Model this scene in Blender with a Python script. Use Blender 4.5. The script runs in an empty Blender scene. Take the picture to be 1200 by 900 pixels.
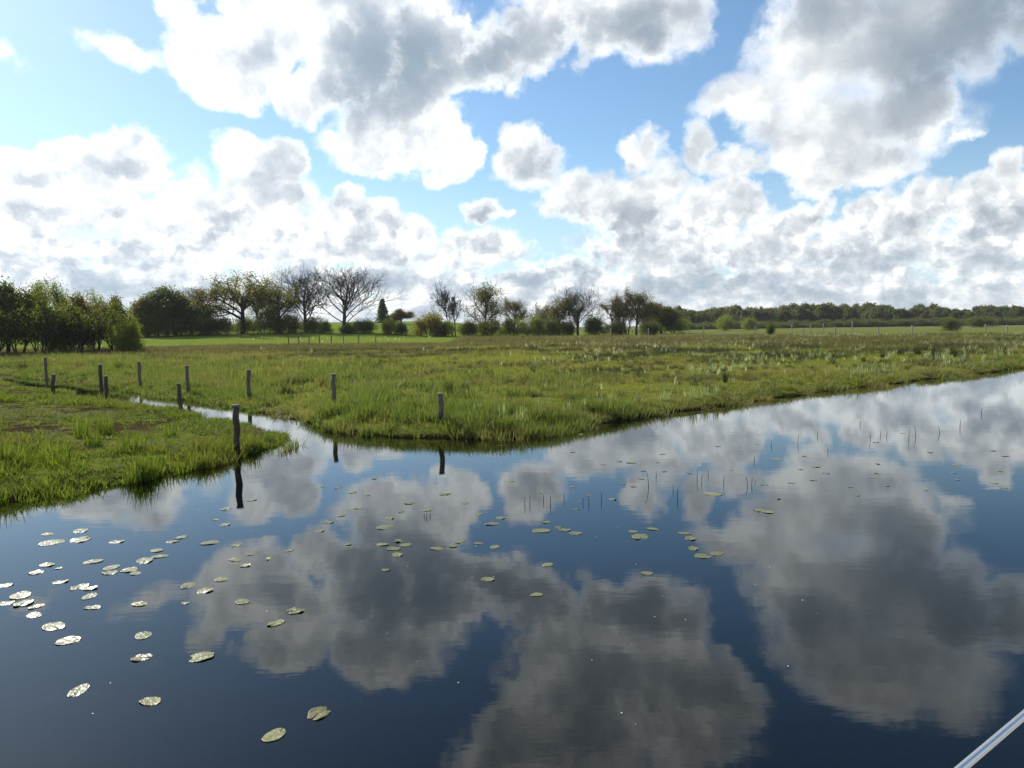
import bpy, bmesh, math, random
import numpy as np
from mathutils import Vector, Matrix, Euler

# ------------------------------------------------------------------ camera
SC = bpy.context.scene
COL = SC.collection
W, H, FPX = 1200.0, 900.0, 867.0            # pixel frame of the photograph, focal length in its pixels
CAM_H, PITCH, ROLL = 2.6, math.radians(4.35), math.radians(-0.8)
cam_d = bpy.data.cameras.new('camera')
cam = bpy.data.objects.new('camera', cam_d)
COL.objects.link(cam)
cam_d.sensor_width = 36.0
cam_d.lens = 36.0 * FPX / W
cam_d.clip_start, cam_d.clip_end = 0.05, 9000.0
CAM_M = Matrix.Rotation(math.pi / 2 - PITCH, 3, 'X') @ Matrix.Rotation(ROLL, 3, 'Z')
cam.rotation_euler = CAM_M.to_euler()
cam.location = (0, 0, CAM_H)
SC.camera = cam

def ray(px, py):
    """direction of a photo pixel"""
    return (CAM_M @ Vector(((px - W / 2) / FPX, -(py - H / 2) / FPX, -1.0))).normalized()

def ground(px, py, z=0.0):
    """where the ray of a pixel meets the level z"""
    d = ray(px, py)
    t = (z - CAM_H) / d.z
    return np.array([d.x * t, d.y * t])

# ------------------------------------------------------------------ light
SUN_AZ, SUN_EL = math.radians(-42), math.radians(34)
SUN_DIR = Vector((math.sin(SUN_AZ) * math.cos(SUN_EL), math.cos(SUN_AZ) * math.cos(SUN_EL), math.sin(SUN_EL)))
sun_d = bpy.data.lights.new('sun', 'SUN')
sun_d.energy, sun_d.angle, sun_d.color = 5.0, math.radians(0.6), (1.0, 0.94, 0.84)
sun = bpy.data.objects.new('sun', sun_d)
COL.objects.link(sun)
sun.rotation_euler = SUN_DIR.to_track_quat('Z', 'Y').to_euler()
sun.location = (-40, 40, 60)
SC.view_settings.view_transform = 'Standard'
SC.view_settings.look = 'None'
SC.view_settings.gamma = 1.0
SC.view_settings.exposure = 0.25
SC.view_settings.use_curve_mapping = False
SC.cycles.use_denoising = True
SC.cycles.max_bounces = 6
SC.cycles.diffuse_bounces = 2
SC.cycles.glossy_bounces = 2
SC.cycles.transparent_max_bounces = 12
SC.cycles.caustics_reflective = False
SC.cycles.caustics_refractive = False

# ------------------------------------------------------------------ sky with clouds
world = bpy.data.worlds.new('World')
SC.world = world
world.use_nodes = True
world.cycles.sampling_method = 'NONE'

class NT:
    """small helper to write node trees"""
    def __init__(s, nt):
        s.nt = nt
    def n(s, typ, **kw):
        nd = s.nt.nodes.new(typ)
        for k, v in kw.items():
            setattr(nd, k, v)
        return nd
    def put(s, sock, v):
        if isinstance(v, bpy.types.NodeSocket):
            s.nt.links.new(v, sock)
        elif v is not None:
            sock.default_value = v
    def m(s, op, a, b=None, c=None, clamp=False):
        nd = s.n('ShaderNodeMath', operation=op, use_clamp=clamp)
        for i, v in enumerate((a, b, c)):
            if v is not None:
                s.put(nd.inputs[i], v)
        return nd.outputs[0]
    def v(s, op, a, b=None, c=None, scale=None):
        nd = s.n('ShaderNodeVectorMath', operation=op)
        for i, v in enumerate((a, b, c)):
            if v is not None:
                s.put(nd.inputs[i], v)
        if scale is not None:
            s.put(nd.inputs['Scale'], scale)
        return nd.outputs['Value'] if op in ('DOT_PRODUCT', 'LENGTH', 'DISTANCE') else nd.outputs['Vector']
    def ramp(s, x, a, b, c=0.0, d=1.0, smooth=True):
        nd = s.n('ShaderNodeMapRange', interpolation_type='SMOOTHSTEP' if smooth else 'LINEAR')
        for i, v in enumerate((x, a, b, c, d)):
            s.put(nd.inputs[i], v)
        return nd.outputs[0]
    def noise(s, vec, scale, detail=2.0, rough=0.5, lac=2.0, dist=0.0, out='Fac', dim='3D'):
        nd = s.n('ShaderNodeTexNoise', noise_dimensions=dim)
        s.put(nd.inputs['Vector'], vec)
        for k, v in (('Scale', scale), ('Detail', detail), ('Roughness', rough), ('Lacunarity', lac), ('Distortion', dist)):
            s.put(nd.inputs[k], v)
        return nd.outputs[out]
    def mix(s, f, a, b, typ='RGBA', blend='MIX'):
        nd = s.n('ShaderNodeMix', data_type=typ, blend_type=blend) if typ == 'RGBA' else s.n('ShaderNodeMix', data_type=typ)
        i = {'FLOAT': (2, 3, 0), 'VECTOR': (4, 5, 1), 'RGBA': (6, 7, 2)}[typ]
        s.put(nd.inputs[0], f)
        s.put(nd.inputs[i[0]], a)
        s.put(nd.inputs[i[1]], b)
        return nd.outputs[i[2]]
    def xyz(s, v):
        nd = s.n('ShaderNodeSeparateXYZ')
        s.put(nd.inputs[0], v)
        return nd.outputs
    def comb(s, x, y, z=0.0):
        nd = s.n('ShaderNodeCombineXYZ')
        for i, v in enumerate((x, y, z)):
            s.put(nd.inputs[i], v)
        return nd.outputs[0]

def rgb(r, g, b):
    return (r, g, b, 1.0)

# cloud masses, traced as ellipses: centre x, y, radius x, y (photo pixels), weight.  Values above the
# picture's top edge were read from the reflection in the water.
CLOUDS = [
 # big white one, upper left
 (262,62,78,68,1.),(322,30,58,66,1.),(266,98,48,38,1.),(300,-14,62,42,1.),(235,78,46,42,.9),(315,75,45,40,.9),
 # broad grey one, upper centre
 (425,72,98,88,1.1),(462,120,84,88,1.1),(420,168,58,44,1.),(500,165,54,46,1.),(350,112,40,36,.9),(398,6,56,56,1.),
 (430,192,60,24,.8),(440,-25,80,50,1.),(500,60,70,80,1.1),(545,190,20,24,.7),(525,205,20,14,.6),
 (560,70,80,46,1.),(625,45,90,46,1.),(700,32,90,52,1.),(765,20,70,56,1.),(805,4,32,60,.8),
 # its continuation above the frame
 (650,-10,80,56,1.),(730,-45,100,70,1.1),(810,-70,90,66,1.),(650,-120,120,56,1.),(770,-125,110,60,1.),(600,-165,90,46,1.),(860,-100,60,50,.8),
 (700,-60,150,84,1.1),(640,-140,140,60,1.),(565,-172,80,56,1.),(610,-95,60,40,.8),(800,-145,120,60,1.),(720,-205,230,50,1.),
 # wide one, upper right
 (960,55,100,78,1.1),(1060,55,120,84,1.1),(1125,25,100,76,1.1),(895,108,78,34,.9),(865,122,62,20,.75),(965,150,90,52,1.),(1000,188,84,40,1.),
 (1065,130,84,54,1.),(945,178,74,30,.8),(880,190,70,20,.7),(1190,10,70,60,1.),(1005,-25,120,56,1.),(1100,-50,110,56,1.),
 (1040,-80,100,52,1.),(1130,-85,66,46,.8),(970,210,50,24,.7),
 # small cumulus
 (617,164,40,33,1.),(614,198,44,36,1.),(643,192,34,34,.9),(752,172,32,28,.9),(774,188,26,18,.6),(822,160,24,28,.85),(836,186,38,22,.8),
 (1132,146,24,11,.55),(1192,192,26,26,.8),(568,252,30,18,.95),(592,258,15,8,.7),
 # left bank
 (150,172,50,32,1.),(105,188,66,38,1.),(40,208,66,36,1.),(175,188,34,34,.9),(-30,200,60,46,1.),(60,250,90,30,.8),(200,255,80,30,.8),(-60,270,90,40,.9),
 (225,236,60,30,.85),(110,236,100,34,.9),(20,245,80,40,.95),(180,296,110,26,.9),(40,296,110,30,.95),(300,300,110,26,.9),(-80,220,70,70,1.),
 # middle left pillar and its neighbours
 (288,184,38,36,1.),(322,192,40,38,1.),(305,228,60,44,1.),(270,258,76,36,.9),(410,246,34,26,1.),(436,260,32,24,1.),(463,260,30,22,.95),
 (490,272,34,18,.9),(380,262,42,28,.9),(350,275,70,30,.9),(440,290,90,26,.9),(550,296,90,26,.85),
 # centre right
 (700,226,64,32,.95),(742,242,56,42,1.),(676,246,52,24,.8),(765,214,42,20,.8),(830,244,66,44,1.),(850,222,44,28,1.),(870,240,42,36,.95),
 (930,268,48,32,.95),(967,246,16,18,.85),(1020,246,42,32,1.),(1082,232,56,36,1.),(1062,256,70,44,1.),(1150,232,60,40,1.),(1210,240,60,52,1.),
 (780,285,110,40,.95),(900,295,110,34,.9),(1020,290,100,36,.95),(1150,290,110,36,.95),(1290,270,100,60,1.),
 # thin scraps
 (80,42,40,12,.14),(118,54,44,15,.20),(158,62,28,11,.22),(0,54,17,12,.22),(30,66,10,8,.12),(205,20,24,24,.14),(215,2,34,18,.22),(232,205,44,14,.2),
]
# where those masses are thick enough to look grey from below
THICK = [
 (468,72,84,76,1.25),(435,118,76,46,1.1),(560,58,92,42,.85),(640,52,110,40,.62),(745,28,110,46,.8),(285,62,44,24,.34),(410,100,40,60,.5),
 (1110,58,140,70,1.05),(1160,18,110,64,1.15),(1000,15,120,40,.7),(1045,115,90,40,.45),(1080,170,70,30,.4),
 (640,192,34,34,.62),(330,222,38,44,.6),(318,190,20,20,.3),(745,262,46,40,.6),(690,262,46,22,.35),(240,280,34,9,.5),(560,322,76,15,.75),(625,320,54,13,.65),
 (680,322,26,15,.7),(430,327,54,20,.65),(478,300,30,16,.5),(330,322,44,18,.5),(105,312,70,14,.5),(30,322,60,14,.5),(160,330,60,12,.4),(840,316,52,26,.6),(965,304,64,14,.65),(1075,300,74,20,.6),
 (1172,268,54,34,.6),(700,-85,140,66,.40),(600,-160,90,40,.25),(820,-70,80,50,.30),(1060,-40,130,50,.35),(430,-20,80,40,.25),(50,244,44,18,.6),(140,244,24,24,.5),(150,186,50,14,.4),(60,206,50,12,.35),(270,262,50,14,.4),(200,312,50,12,.5),(90,282,50,10,.5),(30,350,80,10,.5),(230,344,60,8,.5),(380,240,30,14,.4),(1000,340,220,10,.3),
 (570,258,20,9,.5),(425,262,18,12,.4),(458,266,18,9,.4),
]

def azel(px, py):
    d = ray(px, py)
    return math.atan2(d.x, d.y), math.asin(d.z)

def build_world():
    T = NT(world.node_tree)
    T.nt.nodes.clear()
    out = T.n('ShaderNodeOutputWorld')
    bg = T.n('ShaderNodeBackground')
    T.nt.links.new(bg.outputs[0], out.inputs[0])
    bg.inputs['Strength'].default_value = SKY_STRENGTH
    sky = T.n('ShaderNodeTexSky', sky_type='NISHITA')
    sky.sun_disc = False
    sky.sun_elevation = SUN_EL
    sky.sun_rotation = SUN_AZ
    sky.altitude = 0
    sky.air_density, sky.dust_density, sky.ozone_density = 1.0, 0.35, 2.0
    d = T.n('ShaderNodeTexCoord').outputs['Generated']
    x, y, z = T.xyz(d)
    az = T.m('ARCTAN2', x, y)
    el = T.m('ARCSINE', z)
    p = T.comb(az, el)
    # ragged outlines: the position is pushed about by noise before the masses are looked up
    w1 = T.noise(d, 9.0, 3.0, 0.55, out='Color')
    w2 = T.noise(d, 42.0, 4.0, 0.62, out='Color')
    q = T.v('MULTIPLY_ADD', T.v('SUBTRACT', w1, (.5, .5, .5)), (.085, .07, 0), p)
    q = T.v('MULTIPLY_ADD', T.v('SUBTRACT', w2, (.5, .5, .5)), (.03, .026, 0), q)

    def field(lst, vec):
        acc = None
        for px, py, rx, ry, w in lst:
            a, e = azel(px, py)
            a1, _ = azel(px + rx, py)
            a0, _ = azel(px - rx, py)
            _, e1 = azel(px, py - ry)
            _, e0 = azel(px, py + ry)
            sx, sy = 2 / (a1 - a0), 2 / (e1 - e0)
            r = T.v('MULTIPLY_ADD', vec, (sx, sy, 0), (-a * sx, -e * sy, 0))
            r2 = T.v('DOT_PRODUCT', r, r)
            f = T.m('MULTIPLY_ADD', r2, -w, w)
            acc = f if acc is None else T.m('SMOOTH_MAX', acc, f, 0.25)
        return acc
    cov = T.m('MAXIMUM', field(CLOUDS, q), -0.6)
    thick = T.m('MAXIMUM', field(THICK, q), 0.0)
    # the sky goes on outside the traced part in the same manner
    dd = T.v('MULTIPLY', d, (1, 1, 1.5))
    big = T.noise(dd, 3.4, 4.0, 0.5)
    covr = T.ramp(big, .44, .62, -.6, 1.0)
    thr = T.ramp(big, .54, .72, 0, .9)
    side = T.m('MULTIPLY', T.ramp(T.m('ABSOLUTE', az), .60, .72, 1, 0), T.ramp(el, .545, .62, 1, 0))
    cov = T.mix(side, covr, cov, 'FLOAT')
    thick = T.mix(side, thr, thick, 'FLOAT')
    # low rows of far clouds, flattened by distance
    low = T.ramp(el, .045, .135, 1, 0)
    dl = T.v('MULTIPLY', d, (1, 1, 2.6))
    n1 = T.noise(dl, 13.0, 6.0, 0.58)
    ns = T.noise(T.v('MULTIPLY_ADD', SUN_DIR_T, (.016, .016, .03), dl), 13.0, 6.0, 0.58)
    covl = T.ramp(n1, .24, .52, -.1, 1.0)
    cov = T.m('MAXIMUM', cov, T.m('MULTIPLY_ADD', low, 1.6, T.m('SUBTRACT', covl, 1.6)))
    far = T.ramp(el, .11, .21, 1, 0)                             # smaller puffs further off
    # billows: rounded puffs with sharp creases, over a soft fractal
    def billow(vec):
        r = T.n('ShaderNodeTexNoise', noise_type='RIDGED_MULTIFRACTAL', normalize=True)
        T.put(r.inputs['Vector'], vec)
        for k, v in (('Scale', 15.0), ('Detail', 5.0), ('Roughness', .52), ('Lacunarity', 2.2), ('Offset', .9), ('Gain', 1.6)):
            T.put(r.inputs[k], v)
        f = T.mix(far, T.noise(vec, 24.0, 7.0, 0.58), T.noise(T.v('MULTIPLY', vec, (1, 1, 1.35)), 50.0, 6.0, 0.58), 'FLOAT')
        return T.m('MULTIPLY_ADD', r.outputs[0], -.30, T.m('ADD', f, .20)), f
    dw = T.v('MULTIPLY_ADD', T.v('SUBTRACT', w2, (.5, .5, .5)), (.03, .03, .03), d)
    b1, f1 = billow(dw)
    def puff(vec, sc):
        return T.noise(vec, sc, 4.0, .48)
    lit_near = T.m('SUBTRACT', puff(dw, 15.0), puff(T.v('ADD', dw, tuple(.026 * c for c in SUN_DIR)), 15.0))
    lit_far = T.m('SUBTRACT', puff(dw, 34.0), puff(T.v('ADD', dw, (SUN_DIR.x * .010, SUN_DIR.y * .010, .012)), 34.0))
    soft = T.ramp(az, .10, .45, 0, 1)
    soft = T.m('MULTIPLY', soft, T.ramp(el, .17, .26))
    amp = T.mix(soft, 1.1, .8, 'FLOAT')
    amp = T.m('MULTIPLY', amp, T.ramp(T.xyz(w1)[2], .36, .62, .55, 1.45))     # some edges ragged, some smooth
    dens = T.m('MULTIPLY_ADD', T.m('SUBTRACT', b1, .5), amp, cov)
    lo = T.mix(soft, -.12, -.32, 'FLOAT')
    hi = T.mix(soft, .62, .95, 'FLOAT')
    alpha = T.ramp(dens, lo, hi)
    alpha = T.m('MULTIPLY', alpha, T.ramp(cov, -.5, .25))
    # brightness: thin parts and parts turned to the sun glow, thick parts go grey
    relief = T.m('MULTIPLY', T.mix(far, lit_near, lit_far, 'FLOAT'), T.mix(soft, 1.9, 1.1, 'FLOAT'))
    rl = T.m('MULTIPLY', T.m('SUBTRACT', n1, ns), T.m('MULTIPLY', low, 2.2))
    relief = T.m('ADD', relief, rl)
    tk = T.m('MULTIPLY_ADD', T.m('SUBTRACT', f1, .5), .30, thick)
    tk = T.m('MULTIPLY', tk, T.ramp(dens, .15, .9))
    tlow = T.m('MULTIPLY', T.ramp(n1, .48, .66), T.m('MULTIPLY', low, .75))
    tk = T.m('ADD', tk, tlow)
    inner = T.ramp(dens, .1, 1.4, .0, .48)
    dark = T.m('SUBTRACT', T.m('ADD', tk, inner), relief)
    dark = T.m('SUBTRACT', 1.0, T.m('EXPONENT', T.m('MULTIPLY', T.m('MAXIMUM', dark, 0.0), -1.55)))
    cosg = T.v('DOT_PRODUCT', d, tuple(SUN_DIR))
    glow = T.m('POWER', T.m('MAXIMUM', cosg, 0.0), 5.0)          # forward scattering round the sun
    lum = T.m('MULTIPLY_ADD', glow, .32, 1.0)
    lit = T.v('SCALE', (.97, .985, .985), scale=lum)
    shade = T.v('SCALE', T.mix(low, rgb(.215, .285, .365), rgb(.30, .39, .485)), scale=T.m('MULTIPLY_ADD', glow, .55, .92))
    cl = T.mix(dark, lit, shade)
    cl = T.v('SCALE', cl, scale=1.0 / SKY_STRENGTH)
    air = T.v('MULTIPLY', sky.outputs[0], SKY_TINT)
    pale = T.v('SCALE', (.62, .80, .93), scale=T.m('MULTIPLY_ADD', glow, .5 / SKY_STRENGTH, .84 / SKY_STRENGTH))
    air = T.mix(T.ramp(el, .0, .24, .75, 0), air, pale)          # thicker, paler air low down
    col = T.mix(alpha, air, cl)
    T.put(bg.inputs['Color'], col)

SUN_DIR_T = tuple(SUN_DIR)
SKY_STRENGTH = 0.11
SKY_TINT = (.86, 1.0, 1.06)            # the camera's white balance
build_world()

# ------------------------------------------------------------------ helpers
RNG = np.random.default_rng(7)

def vnoise(x, y, seed=0):
    """value noise on arrays"""
    x = np.asarray(x, float); y = np.asarray(y, float)
    xi, yi = np.floor(x).astype(np.int64), np.floor(y).astype(np.int64)
    fx, fy = x - xi, y - yi
    fx, fy = fx * fx * (3 - 2 * fx), fy * fy * (3 - 2 * fy)
    def h(a, b):
        n = (a * 374761393 + b * 668265263 + seed * 1442695041) & 0x7fffffff
        n = ((n ^ (n >> 13)) * 1274126177) & 0x7fffffff
        return ((n ^ (n >> 16)) & 0xffff) / 65535.0
    return (h(xi, yi) * (1 - fx) * (1 - fy) + h(xi + 1, yi) * fx * (1 - fy)
            + h(xi, yi + 1) * (1 - fx) * fy + h(xi + 1, yi + 1) * fx * fy)

def fbm(x, y, oct=4, seed=0):
    s, a, t = 0, 1.0, 0
    for i in range(oct):
        s = s + a * vnoise(np.asarray(x) * 2 ** i, np.asarray(y) * 2 ** i, seed + i)
        t += a
        a *= .5
    return s / t

def sstep(x, a, b):
    t = np.clip((x - a) / (b - a), 0, 1)
    return t * t * (3 - 2 * t)

def tag(o, label=None, cat=None, group=None, kind=None):
    for k, v in (('label', label), ('category', cat), ('group', group), ('kind', kind)):
        if v:
            o[k] = v
    return o

def mesh_np(name, verts, faces, mat=None, smooth=False):
    """mesh from arrays; faces is one array (n,k) or a list of such arrays"""
    me = bpy.data.meshes.new(name)
    fl = faces if isinstance(faces, list) else [faces]
    fl = [np.asarray(f, np.int32) for f in fl if len(f)]
    me.vertices.add(len(verts))
    me.vertices.foreach_set('co', np.asarray(verts, np.float32).ravel())
    nl = sum(f.size for f in fl)
    npoly = sum(len(f) for f in fl)
    me.loops.add(nl)
    me.polygons.add(npoly)
    me.loops.foreach_set('vertex_index', np.concatenate([f.ravel() for f in fl]))
    starts, c = [], 0
    for f in fl:
        starts.append(c + np.arange(len(f)) * f.shape[1])
        c += f.size
    me.polygons.foreach_set('loop_start', np.concatenate(starts).astype(np.int32))
    if smooth:
        me.polygons.foreach_set('use_smooth', np.ones(npoly, bool))
    me.update(calc_edges=True)
    if mat:
        me.materials.append(mat)
    return me

def obj(name, me, parent=None, link=True):
    o = bpy.data.objects.new(name, me)
    if link:
        COL.objects.link(o)
    if parent:
        o.parent = parent
    return o

def empty(name, loc):
    o = bpy.data.objects.new(name, None)
    o.empty_display_size = .2
    COL.objects.link(o)
    o.location = loc
    return o

class MB:
    """collects tubes and quads into one mesh"""
    def __init__(s):
        s.v, s.q, s.t, s.n = [], [], [], 0
    def add(s, v, q=None, t=None):
        v = np.asarray(v, float)
        if q is not None and len(q):
            s.q.append(np.asarray(q) + s.n)
        if t is not None and len(t):
            s.t.append(np.asarray(t) + s.n)
        s.v.append(v)
        s.n += len(v)
    def tube(s, pts, rad, sides=5, cap=True):
        pts = np.asarray(pts, float)
        n = len(pts)
        tan = np.gradient(pts, axis=0)
        tan /= np.linalg.norm(tan, axis=1)[:, None] + 1e-9
        ref = np.array([0, 0, 1.0]) if abs(tan[0, 2]) < .9 else np.array([1.0, 0, 0])
        u = np.cross(tan, ref); u /= np.linalg.norm(u, axis=1)[:, None] + 1e-9
        w = np.cross(tan, u)
        a = np.arange(sides) * 2 * np.pi / sides
        rad = np.broadcast_to(np.asarray(rad, float), (n,))
        ring = pts[:, None] + rad[:, None, None] * (np.cos(a)[None, :, None] * u[:, None] + np.sin(a)[None, :, None] * w[:, None])
        v = ring.reshape(-1, 3)
        i = np.arange(n - 1)[:, None] * sides
        j = np.arange(sides)[None]
        k = (j + 1) % sides
        q = np.stack([i + j, i + sides + j, i + sides + k, i + k], -1).reshape(-1, 4)
        t = []
        if cap:
            v = np.vstack([v, pts[0], pts[-1]])
            b0, b1 = n * sides, n * sides + 1
            for c in range(sides):
                t.append((b0, c, (c + 1) % sides))
                t.append((b1, (n - 1) * sides + (c + 1) % sides, (n - 1) * sides + c))
        s.add(v, q, t)
    def mesh(s, name, mat, smooth=True):
        v = np.vstack(s.v)
        fl = []
        if s.q: fl.append(np.vstack(s.q))
        if s.t: fl.append(np.vstack(s.t))
        return mesh_np(name, v, fl, mat, smooth)

def new_mat(name):
    m = bpy.data.materials.new(name)
    m.use_nodes = True
    m.node_tree.nodes.clear()
    T = NT(m.node_tree)
    out = T.n('ShaderNodeOutputMaterial')
    return m, T, out

def principled(T, col, rough=.6, spec=.5, **kw):
    b = T.n('ShaderNodeBsdfPrincipled')
    T.put(b.inputs['Base Color'], col)
    T.put(b.inputs['Roughness'], rough)
    T.put(b.inputs['Specular IOR Level'], spec)
    for k, v in kw.items():
        T.put(b.inputs[k.replace('_', ' ')], v)
    return b

def leaf_mat(name, c1, c2, trans=.5, rough=.5, spec=.35, tint=None, dry_or_pale=(.17, .12, .05), glow=1.55):
    """thin leaf: diffuse front, translucent back, a little gloss"""
    m, T, out = new_mat(name)
    rnd = T.n('ShaderNodeObjectInfo').outputs['Random']
    geo = T.n('ShaderNodeNewGeometry')
    f = T.m('FRACT', T.m('ADD', rnd, geo.outputs['Random Per Island']))
    col = T.mix(f, rgb(*c1), rgb(*c2))
    if tint:
        at = T.n('ShaderNodeAttribute', attribute_type='INSTANCER', attribute_name='tint')
        col = T.mix(at.outputs['Fac'], col, rgb(*dry_or_pale))
    b = principled(T, col, rough, spec)
    tr = T.n('ShaderNodeBsdfTranslucent')
    tc = T.v('MULTIPLY', col, (glow, glow * 1.08, glow * .6))
    T.put(tr.inputs['Color'], tc)
    mx = T.n('ShaderNodeMixShader')
    T.put(mx.inputs[0], trans)
    T.nt.links.new(b.outputs[0], mx.inputs[1])
    T.nt.links.new(tr.outputs[0], mx.inputs[2])
    T.nt.links.new(mx.outputs[0], out.inputs[0])
    return m

# ------------------------------------------------------------------ terrain
# waterline read from the photograph, projected onto the water level
FAR_BANK_PX = [(1200,429),(1172,436),(1120,441),(1060,449),(1000,455),(940,463),(870,474),(800,484),(740,489),(690,496),(640,505),(600,511),
 (560,513),(515,513),(470,512),(430,508),(390,502),(350,495),(320,488),(280,479),(240,473),(200,467),(150,458),(100,450),(50,444),(0,438)]
POINT_PX = [(0,451),(50,459),(100,468),(140,475),(170,479),(210,487),(240,493),(270,500),(298,506),(314,510),(322,514),(319,521),(305,527),(280,536),(250,544),(200,554),(150,563),(100,574),(50,583),(0,591)]
far_bank = [ground(*p) for p in FAR_BANK_PX]
point_bank = [ground(*p) for p in POINT_PX]
d0 = far_bank[0] - far_bank[4]
d0 = d0 / np.linalg.norm(d0)
ext = [far_bank[0] + d0 * k + np.array([k * k * .0010, 0]) for k in (260, 140, 70, 30, 12)]
d1 = far_bank[-1] - far_bank[-4]
d1 = d1 / np.linalg.norm(d1)
d2 = point_bank[-1] - point_bank[-4]
d2 = d2 / np.linalg.norm(d2)
WATER = np.array(ext + far_bank + [far_bank[-1] + d1 * k for k in (10, 25, 60)] + [point_bank[0] + d1 * k for k in (60, 25, 10)]
                 + point_bank + [point_bank[-1] + d2 * k for k in (8, 20, 60, 200)] + [np.array([-180., -46.]), np.array([30., -40.]), np.array([120., 10.]), np.array([ext[0][0] + 60, ext[0][1] - 60])])

def water_dist(x, y):
    """signed distance to the waterline, positive on land"""
    x = np.asarray(x, float).ravel(); y = np.asarray(y, float).ravel()
    best = np.full(x.shape, 1e9)
    inside = np.zeros(x.shape, bool)
    P, Q = WATER, np.roll(WATER, -1, axis=0)
    for (ax, ay), (bx, by) in zip(P, Q):
        dx, dy = bx - ax, by - ay
        t = np.clip(((x - ax) * dx + (y - ay) * dy) / (dx * dx + dy * dy), 0, 1)
        best = np.minimum(best, np.hypot(x - ax - t * dx, y - ay - t * dy))
        c = ((ay > y) != (by > y))
        with np.errstate(divide='ignore', invalid='ignore'):
            xi = ax + (y - ay) * dx / (dy if dy else 1e-9)
        inside ^= c & (x < xi)
    s = np.where(inside, -best, best)
    return s + (fbm(x * .9, y * .9, 3, 5) - .5) * .75 + (fbm(x * .25, y * .25, 2, 9) - .5) * .7

def on_point(x, y):
    """the low grassy point on the left"""
    # left of the ditch: nearer than the ditch's middle line
    mx = [(a + b) / 2 for a, b in zip(point_bank[:9], far_bank[::-1][:9])]
    ys = np.interp(np.asarray(x), [p[0] for p in mx], [p[1] for p in mx])
    return (np.asarray(y) < ys) & (np.asarray(x) < point_bank[10][0] + .5)

def terrain(x, y):
    shp = np.shape(x)
    x = np.asarray(x, float).ravel(); y = np.asarray(y, float).ravel()
    s = water_dist(x, y)
    low = on_point(x, y)
    top = np.where(low, .19, .22)
    land = .0 + top * sstep(s, -.05, np.where(low, .9, .8)) + .04 * np.clip(s, 0, 3)
    land = land + (fbm(x * .35, y * .35, 3, 21) - .5) * np.where(low, .16, .22) * sstep(s, .3, 2)
    ditch = sstep(-x, 4.5, 7.5) * (~low)
    land = land * (1 - ditch * .62 * (1 - sstep(s, 2.0, 6.0)))                      # low banks along the ditch
    my = np.interp(x, [p[0] for p in point_bank[:11]], [p[1] for p in point_bank[:11]])
    land = np.where(low, land * (1 - .55 * sstep(y, my - 6, my - 2.5)), land)      # the point dips to the ditch
    land = land + (fbm(x * .03, y * .03, 2, 31) - .5) * .5 * sstep(s, 5, 25)
    bed = -.95 * sstep(-s, -.05, 2.2)
    z = np.where(s > 0, np.maximum(land, .0), bed - .0)
    hill = sstep(-x, -12, 40) * (np.clip(y - 112, 0, 66) * .034 + np.clip(y - 178, 0, 170) * .022)
    hill = hill + sstep(x, 60, 160) * np.clip(y - 330, 0, 400) * .004
    return (z + hill).reshape(shp)

def axis(lo, hi, fine_lo, fine_hi, step, grow=1.16):
    a = list(np.arange(fine_lo, fine_hi, step))
    st, v = step, a[-1]
    while v < hi:
        st *= grow; v += st; a.append(v)
    st, v, b = step, a[0], []
    while v > lo:
        st *= grow; v -= st; b.append(v)
    return np.array(b[::-1] + a)

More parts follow.
